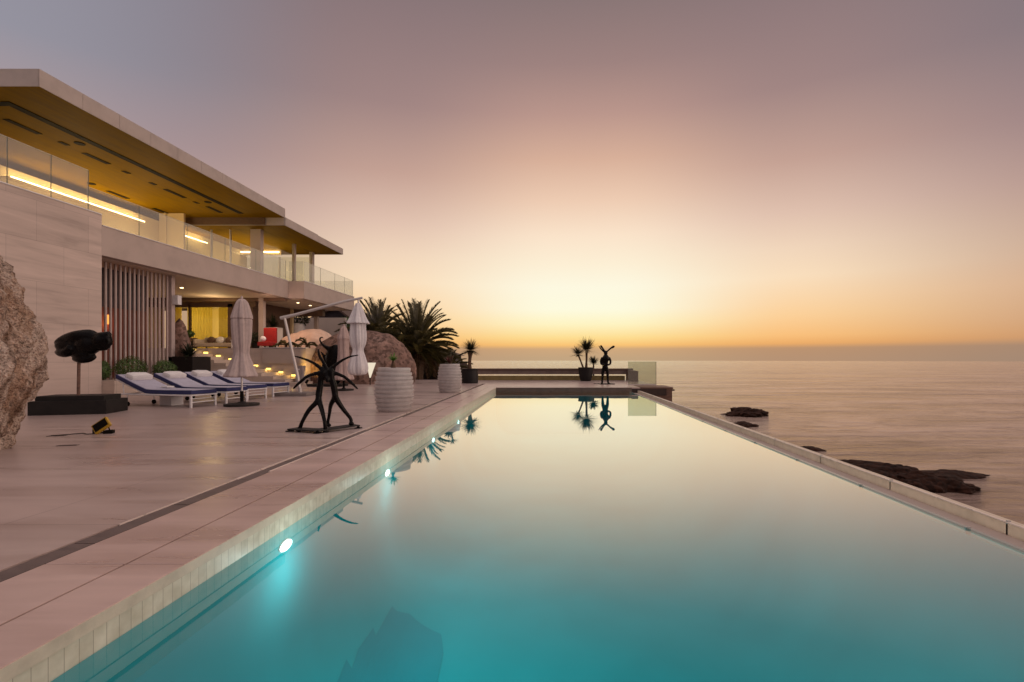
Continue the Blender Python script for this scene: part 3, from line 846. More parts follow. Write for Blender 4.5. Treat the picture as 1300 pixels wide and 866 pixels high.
L(W(454, 494, .1, .014), W(446, 486, .08, .024), W(436, 478, .05, .025), W(420, 472, 0, .035))
L(W(373, 452, -.05, .010), W(384, 455, -.04, .019), W(398, 461, -.02, .024), W(412, 471, 0, .035))
L(W(455, 451, .08, .010), W(444, 453, .06, .017), W(432, 459, .03, .022), W(418, 470, 0, .034))
L(W(404, 443, 0, .014), W(406, 453, 0, .023), W(412, 463, 0, .024), W(416, 472, 0, .03))
ell(bm, W(414, 477, -.02)[:3], (.045, .045, .09)); ell(bm, W(415.5, 482, -.06)[:3], (.03, .03, .05))
for p in (W(379, 546, -.17), W(413, 549, -.28), W(417, 540, .2), W(446, 538, .1)): ell(bm, p[:3], (.045, .04, .03), sub=2)
mk('figures', remesh(bm, .011, 3), M_bronze, t, smooth=True)
bm = bmesh.new()
p0, p1, p2 = Vector((-3.88, 7.28, .045)), Vector((-3.38, 7.10, .045)), Vector((-2.98, 7.62, .055))
for a, b in ((p0, p1), (p1, p2)):
    d = (b-a).normalized(); n = Vector((-d.y, d.x, 0))*.16
    q = [a-n*.3, b-n*.3, b+n, a+n]
    top = [bm.verts.new(v) for v in q]; bot = [bm.verts.new(v-Vector((0, 0, .018))) for v in q]
    bm.faces.new(top); bm.faces.new(bot[::-1])
    for i in range(4): bm.faces.new((top[i], bot[i], bot[(i+1) % 4], top[(i+1) % 4]))
mk('base_plate', bm, M_plinth, t)
for p in (p0, p1, p2):
    bm = bmesh.new(); lathe(bm, [(.06, 0), (.06, .012), (.022, .016), (.022, .034)], 16, p.x, p.y, 0); mk('foot', bm, M_bronze, t)

# tall dark abstract sculpture behind the dancers
Yt = 19.0
def W2(px, py, r=.05, dy=0): return ((px-695)*Yt/614, Yt+dy, 1.1-(py-455)*Yt/614, r)
t = thing('abstract_sculpture', 'tall black sculpture with oval body and curled hooks behind the dancers', 'sculpture', (-8.6, 19.0, 0))
bm = bmesh.new()
ell(bm, W2(424, 457)[:3], (.36, .17, .62), (0, .12, 0))
ell(bm, W2(426, 478)[:3], (.25, .15, .35), (0, .1, 0))
limb(bm, [W2(418, 443, .11), W2(411, 439, .06), W2(407, 434, .045), W2(406, 430, .04), W2(409, 428, .03), W2(411, 431, .02)])
limb(bm, [W2(423, 470, .10), W2(414, 458, .09), W2(410, 450, .05), W2(407, 446, .03)])
limb(bm, [W2(425, 480, .10), W2(414, 470, .08), W2(409, 462, .03)])
mk('body', remesh(bm, .035, 4), M_bronze, t, smooth=True)
bm = bmesh.new(); box(bm, -9.3, -7.95, 18.7, 19.3, 0, .10, bev=.01); mk('plinth', bm, M_plinth, t)

# reclining torso on a rod, on a two-tier plinth
Yk = 9.75
def W3(px, py, r=.05, dy=0): return ((px-695)*Yk/614, Yk+dy, 1.1-(py-455)*Yk/614, r)
t = thing('torso_sculpture', 'black bronze folded torso on a thin rod above a black stepped plinth', 'sculpture', (-9.4, 9.75, 0))
bm = bmesh.new()
def C(*a): limb(bm, a, 5, 12)
C(W3(71, 436, .04), W3(77, 434, .075, -.02), W3(88, 430, .10, -.04), W3(101, 428, .13, -.05), W3(113, 427, .14, 0), W3(121, 430, .11, 0))
C(W3(73, 447, .05), W3(82, 448, .085, -.06), W3(92, 447, .095, -.10), W3(99, 441, .07, -.13))
C(W3(95, 455, .06), W3(106, 456, .085, -.04), W3(115, 455, .075, -.02), W3(121, 452, .04, 0))
C(W3(98, 432, .08, -.05), W3(100, 441, .09, -.06), W3(106, 450, .09, -.03), W3(114, 452, .07, 0))
C(W3(116, 430, .10), W3(124, 428, .09), W3(133, 427, .095), W3(139, 423, .05))
C(W3(120, 440, .06), W3(127, 441, .075), W3(134, 440, .07), W3(138, 435, .05))
C(W3(131, 424, .07), W3(136, 430, .085), W3(137, 438, .07))
ell(bm, W3(101, 446)[:3], (.20, .14, .13)); ell(bm, W3(115, 436, 0, .05)[:3], (.13, .13, .12))
ell(bm, W3(90, 440)[:3], (.30, .16, .16), (0, .1, 0)); ell(bm, W3(112, 438)[:3], (.26, .17, .20), (0, -.1, 0)); ell(bm, W3(128, 433)[:3], (.15, .14, .15)); ell(bm, W3(106, 450)[:3], (.22, .13, .12), (0, .15, 0))
mk('torso', remesh(bm, .017, 1), M_bronze, t, smooth=True)
bm = bmesh.new(); x0, y0 = W3(99.5, 0)[0], Yk; tube(bm, [(x0, y0, .36), (x0+.01, y0, 1.12)], .028, 12); mk('rod', bm, M_wood, t)
def rotbox(bm, c, sx, sy, z0, z1, a, bev=.008):
    vs = box(bm, -sx/2, sx/2, -sy/2, sy/2, z0, z1, bev=0)
    M = Matrix.Translation((c[0], c[1], 0)) @ Matrix.Rotation(a, 4, 'Z')
    for v in vs: v.co = M @ v.co
bm = bmesh.new(); rotbox(bm, (-9.42, 9.75), 1.26, .72, 0, .27, R(14)); rotbox(bm, (-9.46, 9.78), 1.12, .56, .27, .36, R(14)); mk('plinth', bm, M_plinth, t)

# horned statue on the far deck
t = thing('horned_statue', 'dark bronze standing figure with three long horns on the far deck', 'statue', (2.5, 20.6, 0))
Ys = 20.6
def W4(px, py, r=.05, dy=0): return ((px-695)*Ys/614, Ys+dy, 1.1-(py-455)*Ys/614, r)
bm = bmesh.new()
def C(*a): limb(bm, a, 5, 10)
C(W4(764.5, 486, .045), W4(765, 478, .055), W4(765.5, 471, .075), W4(767.5, 465, .085))
C(W4(772, 486, .045), W4(771.5, 478, .055), W4(771, 471, .075), W4(769, 465, .085))
C(W4(768, 467, .12), W4(768.5, 460, .12), W4(769, 455, .15), W4(769, 452, .12), W4(769, 450, .05))
C(W4(765, 454, .06), W4(763, 458, .05), W4(763.5, 462, .045), W4(767, 463, .035, -.12))
C(W4(773, 454, .06), W4(775, 458, .05), W4(774.5, 462, .045), W4(771, 463.5, .035, -.12))
C(W4(769, 451, .06), W4(769, 447.5, .055))
ell(bm, W4(769, 448.2)[:3], (.085, .1, .11))
ell(bm, W4(764, 486.3, 0, -.06)[:3], (.05, .11, .035)); ell(bm, W4(772.5, 486.3, 0, -.06)[:3], (.05, .11, .035))
mk('figure', remesh(bm, .018, 2), M_bronze, t, smooth=True)
for a in ((W4(768.5, 447, .03), W4(765, 442, .035), W4(763, 439.5, .045), W4(762, 438.8, .012)), (W4(768, 448, .03), W4(763, 443, .028), W4(760, 439, .012)), (W4(770, 447, .03), W4(775, 442.5, .035), W4(779, 440.2, .05), W4(780.5, 440, .012))):
    bm = bmesh.new(); limb(bm, a, 5, 8); mk('horn', bm, M_bronze, t, smooth=True)
bm = bmesh.new(); rotbox(bm, (2.5, 20.55), .62, .42, .001, .03, .2); rotbox(bm, (2.15, 20.75), .32, .09, .001, .02, -.3); mk('base_plate', bm, M_plinth, t)

# ------------------------------------------------------------------ sun loungers
def lounger():
    t = thing('sun_lounger', 'sun lounger nearest the camera with a small folded towel on the seat', 'sun lounger', (0, 0, 0), 0, 'white sun loungers with navy mattresses')
    k = dict(world=False)
    prof = [(1.0, .30), (-.15, .30), (-.45, .36), (-1.18, .64)]
    def ribbon(name, m, off0, off1, w0, parent, x_from=1.0, pr=None):
        bm = bmesh.new(); rows = []
        pp = pr or prof
        s = smoothpts([(x, 0, z, 0) for x, z in pp], 6)
        for i, v in enumerate(s):
            rows.append([bm.verts.new((v.x, y, v.z+o)) for y, o in ((-w0, off0), (w0, off0), (w0, off1), (-w0, off1))])
        for a, b in zip(rows, rows[1:]):
            for q in range(4): bm.faces.new((a[q], a[(q+1) % 4], b[(q+1) % 4], b[q]))
        bm.faces.new(rows[0]); bm.faces.new(rows[-1][::-1])
        bmesh.ops.bevel(bm, geom=[e for e in bm.edges if len(e.link_faces) == 2 and e.calc_face_angle(0) > 1], offset=.008, segments=2, affect='EDGES')
        return mk(name, bm, m, parent, **k)
    ribbon('mattress', M_navy, .0, .085, .315, t)
    ribbon('cover', M_pad, .086, .094, .29, t, pr=[(.99, .30), (-.15, .30), (-.45, .36), (-1.16, .632)])
    bm = bmesh.new()
    for s in (-1, 1):
        tube(bm, [(1.0, s*.32, .275), (-1.02, s*.32, .275)], .018, 8)
        tube(bm, [(-.2, s*.30, .285), (-.45, s*.30, .335), (-1.2, s*.30, .615)], .013, 8)
    for x in (1.0, .55, .1, -.4, -1.02): tube(bm, [(x, -.32, .275), (x, .32, .275)], .014, 8)
    tube(bm, [(-.95, -.3, .27), (-.98, -.3, .51)], .011, 8); tube(bm, [(-.95, .3, .27), (-.98, .3, .51)], .011, 8)
    mk('frame', bm, M_white, t, **k)
    for s in (-1, 1):
        bm = bmesh.new(); box(bm, .955, .995, s*.30-.02, s*.30+.02, 0, .26, bev=.005); mk('leg', bm, M_white, t, **k)
    bm = bmesh.new(); tube(bm, [(.975, -.28, .12), (.975, .28, .12)], .013, 8); tube(bm, [(.975, -.28, .2), (.975, .28, .2)], .009, 8); mk('stretcher', bm, M_white, t, **k)
    for s in (-1, 1):
        bm = bmesh.new(); tube(bm, [(-.85, s*.30, .06), (-.85, s*.30, .26)], .010, 8)
        f = mk('caster_stem', bm, M_white, t, **k)
        bm = bmesh.new(); tube(bm, [(-.85, s*.30-.018, .052), (-.85, s*.30+.018, .052)], .052, 16); mk('wheel', bm, M_black, f, **k)
    return t
def towel_mesh():
    bm = bmesh.new()
    # rolled towel: spiral-ish rounded box with sag
    vs = box(bm, -.12, .12, -.24, .24, -.01, .145, bev=.05)
    bmesh.ops.subdivide_edges(bm, edges=bm.edges, cuts=2, use_grid_fill=True)
    for v in bm.verts: v.co.z += .008*noise.noise(v.co*9)-.02*(v.co.y/.26)**2*(v.co.z > .06); v.co.x += .01*noise.noise(v.co*7+Vector((4, 0, 0)))
    return bm
RZ = R(-13)
L0 = lounger()
labs = ['sun lounger nearest the camera with a small folded towel on the seat', 'second sun lounger from the camera, ending beside the closed taupe parasol',
        'third sun lounger from the camera, crossing behind the closed taupe parasol pole', 'farthest sun lounger in the row, nearest the terrace stair']
tlab = ['rolled white towel at the head of the nearest lounger', 'rolled white towel at the head of the second lounger', 'rolled white towel at the head of the third lounger', 'rolled white towel at the head of the farthest lounger']
tw0 = None
for i, (fx, fy) in enumerate([(-7.83, 11.0), (-7.72, 12.0), (-7.85, 13.05), (-7.75, 14.05)]):
    o = L0 if i == 0 else copy_tree(L0)
    rz = RZ+R([0, 1.5, -1, 2][i])
    o.scale = (.99, 1.0, 1.0); o['label'] = labs[i]
    u = Vector((math.cos(rz), math.sin(rz), 0))*.99
    o.location = (fx-u.x*.97, fy-u.y*.97, 0); o.rotation_euler = (0, 0, rz)
    if tw0 is None:
        tw0 = mk('rolled_towel', towel_mesh(), M_towel, world=False, smooth=True); tw = tw0
    else:
        tw = tw0.copy(); col.objects.link(tw)
    tag(tw, tlab[i], 'towel', 'rolled towels on the sun loungers')
    tw.location = Vector(o.location)+u*(-.92)+Vector((0, 0, .615)); tw.rotation_euler = (0, R(19), rz)
bm = bmesh.new(); box(bm, -.10, .10, -.09, .09, 0, .035, bev=.012)
ft = tag(mk('folded_towel', bm, M_towel, world=False), 'small folded white towel on the seat of the nearest lounger', 'towel')
ft.location = Vector(L0.location)+Vector((-.22, .22, .41)); ft.rotation_euler = (0, 0, RZ)
# white crate below the nearest lounger
t = thing('storage_cube', 'small white cube table underneath the nearest lounger', 'side table', (-8.9, 11.45, 0), RZ)
bm = bmesh.new(); box(bm, -.17, .17, -.15, .15, 0, .20, bev=.006); mk('body', bm, M_white, t, world=False)
bm = bmesh.new(); box(bm, -.18, .18, -.16, .16, .202, .225, bev=.004); mk('top', bm, M_white, t, world=False)

# ------------------------------------------------------------------ parasols
def folds(n, amp, ph=0):
    return lambda t, z: 1+amp*math.sin(n*t+ph+z*1.3)+amp*.5*math.sin((n*2+3)*t+z*2)
def closed_canopy(bm, cx, cy, prof, n=8, amp=.12):
    s = smoothpts([(r, z, 0, 0) for r, z in prof], 5)
    lathe(bm, [(max(.01, v.x), v.y) for v in s], 64, cx, cy, 0, folds(n, amp))
def parasol(label, x, y, prof, m, base, poletop, basem, base_r=.32, pole_r=.022):
    t = thing('parasol', label, 'parasol', (x, y, 0))
    bm = bmesh.new(); lathe(bm, base, 40, x, y, 0); mk('base', bm, basem, t)
    bm = bmesh.new(); tube(bm, [(x, y, .02), (x, y, poletop)], pole_r, 12); mk('pole', bm, M_steel, t)
    bm = bmesh.new(); tube(bm, [(x, y, .06), (x, y, .34)], pole_r+.014, 12); tube(bm, [(x, y, .2), (x+.07, y-.02, .2)], .012, 8); mk('pole_socket', bm, M_black, t)
    bm = bmesh.new(); closed_canopy(bm, x, y, prof, 7, .13); mk('canopy', bm, m, t, smooth=True)
    bm = bmesh.new(); lathe(bm, [(.015, prof[-1][1]-.01), (.03, prof[-1][1]+.02), (.012, prof[-1][1]+.07)], 12, x, y); mk('finial', bm, m, t)
    return t
parasol('closed taupe parasol standing among the sun loungers', -7.11, 11.25,
        [(.16, .66), (.31, .68), (.27, .80), (.22, .95), (.15, 1.18), (.145, 1.3), (.17, 1.5), (.185, 1.75), (.19, 1.98), (.175, 2.02), (.20, 2.04), (.165, 2.2), (.11, 2.40), (.05, 2.48)], M_canvas,
        [(.36, 0), (.36, .05), (.10, .075), (.05, .10)], 2.45, M_plinth)
parasol('closed pinkish parasol in front of the big brown boulder', -6.95, 16.5,
        [(.15, .36), (.30, .38), (.26, .55), (.22, .75), (.17, 1.1), (.16, 1.4), (.17, 1.7), (.19, 1.78), (.14, 1.95), (.09, 2.12), (.04, 2.2)], M_canvasp,
        [(.32, 0), (.32, .05), (.08, .07), (.05, .10)], 2.2, M_plinth)
# cantilever parasol
t = thing('cantilever_parasol', 'white cantilever parasol closed and hanging from a long slanted arm', 'parasol', (-7.45, 14.4, 0))
bm = bmesh.new(); box(bm, -7.95, -6.98, 14.0, 14.75, 0, .09, bev=.015); mk('base', bm, mat('grey base', (.20, .17, .16), .6), t)
bm = bmesh.new(); tube(bm, [(-7.36, 14.4, .09), (-7.36, 14.4, .22)], .05, 12)
tube(bm, [(-7.36, 14.4, .1), (-7.44, 14.4, .6), (-7.83, 14.4, 2.32)], [.042, .042, .036], 12); mk('mast', bm, M_alu, t)
bm = bmesh.new(); tube(bm, [(-7.95, 14.42, 2.30), (-7.5, 14.4, 2.40), (-6.0, 14.38, 2.80), (-5.50, 14.38, 2.90)], [.055, .045, .040, .035], 10)
mk('arm', bm, M_alu, t)
bm = bmesh.new(); tube(bm, [(-5.62, 14.38, 2.90), (-5.62, 14.38, 2.70)], .03, 10); mk('hanger', bm, M_alu, t)
bm = bmesh.new(); closed_canopy(bm, -5.63, 14.38, [(.12, .60), (.22, .66), (.25, .85), (.18, 1.15), (.14, 1.35), (.20, 1.55), (.22, 1.8), (.20, 2.10), (.235, 2.16), (.30, 2.14), (.22, 2.3), (.12, 2.58), (.06, 2.74)], 6, .16)
mk('canopy', bm, M_canvasw, t, smooth=True)

# ------------------------------------------------------------------ pots and plants
def blade(bm, base, d, ln, wd, droop, segs=4, side=None):
    d = Vector(d).normalized(); s = side or d.cross(Vector((0, 0, 1)))
    if s.length < .05: s = Vector((1, 0, 0))
    s.normalize(); p = Vector(base); prev = None
    for i in range(segs+1):
        t = i/segs; ww = wd*(1-t)**.6*(.6+.4*math.sin(min(1, t*3)*math.pi/2)) if t < 1 else 0.001
        cur = (bm.verts.new(p-s*ww), bm.verts.new(p+s*ww))
        if prev: bm.faces.new((prev[0], prev[1], cur[1], cur[0]))
        prev = cur
        dd = (d+Vector((0, 0, -droop*t))).normalized(); p = p+dd*(ln/segs)
def rosette(bm, c, rad, n, wd=.012, droop=.5, low=-.35, seed=1):
    r = random.Random(seed)
    for i in range(n):
        a = r.uniform(0, 2*math.pi); zz = r.uniform(low, 1)
        h = math.sqrt(max(0, 1-zz*zz*.95))
        d = Vector((math.cos(a)*h, math.sin(a)*h, zz))
        blade(bm, Vector(c)+d*rad*.08, d, rad*r.uniform(.75, 1.08), wd, droop*r.uniform(.4, 1.2))
def ribbed_urn(label, x, y, h, r, tilt=0):
    t = thing('ribbed_urn', label, 'pot', (x, y, 0), 0, 'pale ribbed urns beside the pool')
    prof = []; nb = 10
    for i in range(nb):
        for f, o in ((0, 0), (.5, .026), (.95, .034), (1, -.006)):
            u = (i+f)/nb
            rr = r*(.70+.30*math.sin(math.pi*min(1, .12+u*.80))**.8)
            prof.append((rr+o*r/.38, u*h))
    prof += [(prof[-1][0]-.03, h), (prof[-1][0]-.035, h-.05)]
    bm = bmesh.new(); lathe(bm, prof, 56, x, y, 0)
    j = random.Random(int(y*10))
    for v in bm.verts:   # each band leans a little
        b = int(min(nb-1, v.co.z/h*nb)); jj = random.Random(b*7+int(y))
        v.co.z += (v.co.x-x)*jj.uniform(-.03, .03)*(1 if 0 < b else 0)
    bmesh.ops.translate(bm, verts=bm.verts, vec=(0, 0, max(0, -min(v.co.z for v in bm.verts))))
    mk('pot_body', bm, M_urn, t)
    bm = bmesh.new(); lathe(bm, [(prof[-1][0]-.002, h-.045), (.01, h-.03)], 30, x, y); mk('soil', bm, M_soil, t)
    return t
ribbed_urn('large pale ribbed urn with a small green rosette plant, nearer the camera', -3.215, 10.15, .905, .37)
ribbed_urn('pale ribbed urn with a reddish plant, farther along the deck', -3.17, 15.7, .92, .36)
t = thing('potted_plant', 'small bright green rosette plant on a dark stub in the near urn', 'plant', (-3.22, 10.1, .86))
bm = bmesh.new(); limb(bm, [(-3.22, 10.1, .86, .05), (-3.22, 10.1, .95, .045), (-3.225, 10.1, 1.02, .025), (-3.22, 10.1, 1.06, .02)]); mk('stem', bm, M_trunk, t)
bm = bmesh.new(); rosette(bm, (-3.22, 10.1, 1.05), .17, 70, .012, .5, .1, 3); mk('leaves', bm, mat('fresh green leaf', (.12, .26, .04), .5, var=.2), t)
t = thing('potted_plant', 'sprawling reddish and green plant in the far urn', 'plant', (-3.2, 15.7, .86))
bm = bmesh.new(); limb(bm, [(-3.2, 15.7, .87, .03), (-3.1, 15.7, 1.1, .025), (-3.05, 15.7, 1.32, .015)]); mk('stem', bm, M_trunk, t)
bm = bmesh.new(); rosette(bm, (-3.2, 15.7, .95), .26, 50, .016, .6, 0, 5); mk('lower_leaves', bm, M_redleaf, t)
bm = bmesh.new(); rosette(bm, (-3.08, 15.7, 1.2), .22, 50, .012, .8, -.1, 6); mk('upper_leaves', bm, M_drac, t)

def blackpot(label, x, y, h, r0, r1, name='black_planter'):
    t = thing(name, label, 'pot', (x, y, 0))
    bm = bmesh.new(); lathe(bm, [(r0, 0), (r0*1.1, .02), ((r0+r1)*.53, h*.4), (r1*.97, h*.85), (r1, h), (r1-.03, h), (r1-.04, h-.05)], 40, x, y); mk('pot_body', bm, M_blackpot, t, smooth=False)
    bm = bmesh.new(); lathe(bm, [(r1-.042, h-.05), (.01, h-.04)], 30, x, y); mk('soil', bm, M_soil, t)
blackpot('wide black pot holding the single round-headed dragon tree', -3.45, 21.5, .64, .33, .37)
t = thing('dragon_tree', 'single-trunk dragon tree with a round spiky head near the pool corner', 'tree', (-3.45, 21.5, .6))
bm = bmesh.new(); limb(bm, [(-3.45, 21.5, .59, .10), (-3.46, 21.5, .9, .075), (-3.44, 21.5, 1.2, .085), (-3.43, 21.5, 1.45, .16)]); mk('trunk', bm, M_trunk, t)
bm = bmesh.new(); rosette(bm, (-3.43, 21.5, 1.46), .54, 280, .020, .25, -.45, 11); mk('crown', bm, M_drac, t)
blackpot('tapered black pot with several spiky crowns before the low wall', 1.86, 23.5, .66, .24, .37)
t = thing('dragon_tree', 'multi-headed dragon tree left of the horned statue', 'tree', (1.86, 23.5, .6))
for pts, c, rad, n, sd in (([(1.88, 23.5, .6, .07), (1.9, 23.5, 1.0, .05), (1.9, 23.5, 1.4, .06)], (1.9, 23.5, 1.50), .66, 240, 21),
                       ([(1.75, 23.45, .6, .05), (1.62, 23.45, .95, .04), (1.5, 23.45, 1.25, .045)], (1.48, 23.45, 1.30), .50, 160, 22)):
    bm = bmesh.new(); limb(bm, pts); mk('trunk', bm, M_trunk, t)
    bm = bmesh.new(); rosette(bm, c, rad, n, .020, .15, -.3, sd); mk('crown', bm, M_drac, t)
t = thing('spiky_plant', 'low spiky plant just right of the tapered black pot', 'plant', (2.38, 24.9, 0))
bm = bmesh.new(); limb(bm, [(2.38, 24.95, -.3, .05), (2.38, 24.95, .8, .04)]); mk('stem', bm, M_trunk, t)
bm = bmesh.new(); rosette(bm, (2.38, 24.95, .84), .42, 200, .022, .2, -.2, 31); mk('crown', bm, M_dark_leaf, t)

# box planter with bush, hedges
t = thing('box_planter', 'square black box planter beside the terrace stair', 'planter', (-12.95, 17.4, .46))
B('box_body', M_blackpot, t, -13.42, -12.46, 16.98, 17.9, .462, 1.16, bev=.01)
B('soil', M_soil, t, -13.36, -12.52, 17.04, 17.84, 1.1, 1.165)
def leafball(bm, c, r, n, size, seed, flatz=None):
    q = random.Random(seed)
    for i in range(n):
        v = Vector((q.gauss(0, 1), q.gauss(0, 1), q.gauss(0, 1))).normalized()
        d = 1+.12*noise.noise(v*2.5+Vector((seed, 0, 0)))
        rad = d*q.uniform(.72, 1.03)
        p = Vector((c[0]+v.x*r[0]*rad, c[1]+v.y*r[1]*rad, c[2]+v.z*r[2]*rad))
        if flatz is not None and p.z < flatz: continue
        u = Vector((q.gauss(0, 1), q.gauss(0, 1), q.gauss(0, 1))).normalized(); w_ = v.cross(u)
        if w_.length < .1: continue
        w_.normalize(); s = size*q.uniform(.6, 1.3)
        quad(bm, [p-u*s, p+w_*s*.45, p+u*s, p-w_*s*.45])
t = thing('box_plant', 'dark arching plant growing in the black box planter', 'plant', (-12.95, 17.4, 1.1))
bm = bmesh.new(); rosette(bm, (-12.9, 17.4, 1.15), .62, 150, .022, .9, .1, 41); mk('leaves', bm, M_dark_leaf, t)
bm = bmesh.new(); limb(bm, [(-12.9, 17.4, 1.08, .05), (-12.9, 17.4, 1.25, .03)]); mk('stem', bm, M_trunk, t)
for i, (lb, c, r) in enumerate((('small clipped shrub half hidden by the stone wall corner', (-12.95, 14.05, .75), (.2, .22, .28)),
                 ('larger round clipped shrub at the foot of the slat screen', (-12.78, 14.85, .80), (.30, .52, .36)),
                 ('smaller round clipped shrub at the right end of the slat screen', (-12.78, 16.15, .74), (.26, .42, .30)))):
    t = thing('clipped_shrub', lb, 'shrub', (c[0], c[1], .46), 0, 'clipped shrubs along the slat screen')
    bm = bmesh.new(); leafball(bm, c, r, 2600, .026, 51+i, .46); mk('foliage', bm, M_green, t)
    bm = bmesh.new(); limb(bm, [(c[0], c[1], .46, .03), (c[0], c[1], c[2], .02)]); mk('stem', bm, M_trunk, t)

# palms
def frond(bm, base, az, el, ln, seed, nl=44, leaf=.42, arch=1.1):
    q = random.Random(seed)
    d = Vector((math.cos(az)*math.cos(el), math.sin(az)*math.cos(el), math.sin(el)))
    p = Vector(base); pts = [p.copy()]; dirs = [d.copy()]
    n = 14
    for i in range(n):
        d = (d+Vector((0, 0, -arch/n*(.3+1.4*i/n)))).normalized(); p = p+d*(ln/n); pts.append(p.copy()); dirs.append(d.copy())
    for i in range(n):
        s = dirs[i].cross(Vector((0, 0, 1))); s = s.normalized() if s.length > .05 else Vector((1, 0, 0))
        w0 = .022*(1-i/n)+.004; w1 = .022*(1-(i+1)/n)+.004
        quad(bm, [pts[i]-s*w0, pts[i]+s*w0, pts[i+1]+s*w1, pts[i+1]-s*w1])
        up = Vector((0, 0, w0)); quad(bm, [pts[i]-up, pts[i]+up, pts[i+1]+up, pts[i+1]-up])
    for kx in range(nl):
        t = .14+.86*kx/nl; f = t*n; i = min(n-1, int(f)); pp = pts[i].lerp(pts[i+1], f-i); dd = dirs[i]
        s = dd.cross(Vector((0, 0, 1))); s = s.normalized() if s.length > .05 else Vector((1, 0, 0))
        up = s.cross(dd)
        l = leaf*math.sin(math.pi*min(1, .18+t*.78))**.6*q.uniform(.85, 1.1)
        for sg in (-1, 1):
            v = (dd*.75+s*sg*.62+up*.28+Vector((q.uniform(-.1, .1),)*3)).normalized()
            blade(bm, pp, v, l, .030, .35, 3, side=dd.cross(v))
def palm(label, x, y, z0, zc, ln, n, seed, elmin, elmax, leaf=.42, tr=.35):
    t = thing('palm_tree', label, 'palm tree', (x, y, z0), 0, 'palm trees behind the big boulder')
    bm = bmesh.new(); limb(bm, [(x, y, z0, tr*1.15), (x, y, (z0+zc)/2, tr), (x, y, zc, tr*1.1), (x, y, zc+.3, tr*.5)]); mk('trunk', bm, M_trunk, t)
    bm = bmesh.new(); q = random.Random(seed)
    for i in range(n):
        el = elmin+(elmax-elmin)*((i+.5)/n)**.8
        frond(bm, (x, y, zc+.15), i*2.39996+q.uniform(-.2, .2), el+q.uniform(-.08, .08), ln*q.uniform(.85, 1.08), seed+i, leaf=leaf, arch=q.uniform(.7, 1.3))
    mk('crown', bm, M_palm, t)
    bm = bmesh.new()
    for i in range(n//3):
        frond(bm, (x, y, zc), i*2.39996+q.uniform(-.3, .3), q.uniform(-.5, -.1), ln*q.uniform(.5, .75), seed+90+i, leaf=leaf*.8, arch=1.9, nl=20)
    mk('dry_fronds', bm, M_dead, t)
palm('large palm with long arching fronds right behind the boulder', -7.35, 27.2, -2.2, 1.45, 2.85, 84, 100, R(-25), R(84), .5)
palm('dark palm left of the large one, behind the white parasol', -10.9, 31.0, -1.5, 2.35, 2.5, 56, 300, R(-10), R(80), .5)
palm('small palm low among the rocks by the far urn', -6.1, 29.5, -2.2, .2, 1.7, 26, 500, R(-10), R(75), .32, .2)

def tree(label, x, y, z0, c, r, n, size, seed, m=M_dark_leaf, name='leafy_tree'):
    t = thing(name, label, 'tree', (x, y, z0), 0, 'dark trees behind the villa terrace')
    bm = bmesh.new(); limb(bm, [(x, y, z0, .2), (x+.1, y, (z0+c[2])/2, .15), (x, y, c[2], .08)])
    q = random.Random(seed)
    cl = [Vector((c[0]+q.uniform(-.7, .7)*r[0], c[1]+q.uniform(-.7, .7)*r[1], c[2]+q.uniform(-.6, .7)*r[2])) for i in range(14)]
    for v in cl[:7]: limb(bm, [(x, y, z0*.3+c[2]*.7, .07), (*(Vector((x, y, c[2])).lerp(v, .5)), .04), (*v, .015)], 3, 6)
    mk('trunk', bm, M_trunk, t)
    bm = bmesh.new()
    for i, v in enumerate(cl): leafball(bm, v, (r[0]*.42, r[1]*.42, r[2]*.42), n//14, size, seed+i)
    mk('crown', bm, m, t)
tree('dark bushy tree between the terrace column and the palms', -12.3, 33.5, -1.5, (-12.3, 33.5, 2.3), (2.0, 1.6, 1.3), 9000, .10, 601)
tree('dark low bush filling the gap between the two palms', -9.2, 29.5, -1.5, (-9.2, 29.3, 1.5), (1.9, 1.0, 1.2), 9000, .08, 651)
tree('mossy green tree behind the far terrace column', -14.6, 36, -1.0, (-14.0, 35.6, 2.9), (1.5, 1.2, 1.3), 6000, .09, 701, M_green)

# neighbouring dark house and far roof
t = thing('gabled_house', 'dark neighbouring house with a pitched roof and small blue window', 'house', (-17.3, 40, -1))
bm = bmesh.new()
gx0, gx1, gy0, gy1 = -20.6, -15.6, 39, 45
v = [(gx0, gy0, -1), (gx1, gy0, -1), (gx1, gy0, 3.9), (-17.0, gy0, 5.1), (gx0, gy0, 3.3)]
a = [bm.verts.new(p) for p in v]; b = [bm.verts.new((p[0], gy1, p[2])) for p in v]
bm.faces.new(a[::-1]); bm.faces.new(b)
for i in range(5): bm.faces.new((a[i], a[(i+1) % 5], b[(i+1) % 5], b[i]))
mk('wall', bm, M_nbr, t)
bm = bmesh.new()
for p, q_ in (((-21.0, 3.05), (-17.0, 5.15)), ((-17.0, 5.15), (-15.2, 3.75))):
    pts = [(p[0], gy0-.5, p[1]), (q_[0], gy0-.5, q_[1]), (q_[0], gy1+.5, q_[1]), (p[0], gy1+.5, p[1])]
    lo = [bm.verts.new((x, y_, z_+.02)) for x, y_, z_ in pts]; up = [bm.verts.new((x, y_, z_+.2)) for x, y_, z_ in pts]
    bm.faces.new(lo[::-1]); bm.faces.new(up)
    for i in range(4): bm.faces.new((lo[i], lo[(i+1) % 4], up[(i+1) % 4], up[i]))
mk('roof', bm, M_roof2, t)
wf = B('window', M_white, t, -19.3, -17.6, 38.95, 38.99, 2.3, 3.2)
for i in range(3): B('pane', M_nwin, wf, -19.25+i*.57, -18.75+i*.57, 38.93, 38.948, 2.35, 3.15)
t = thing('low_house', 'distant low house with a brown hipped roof beyond the palms', 'house', (-11.8, 52, -3))
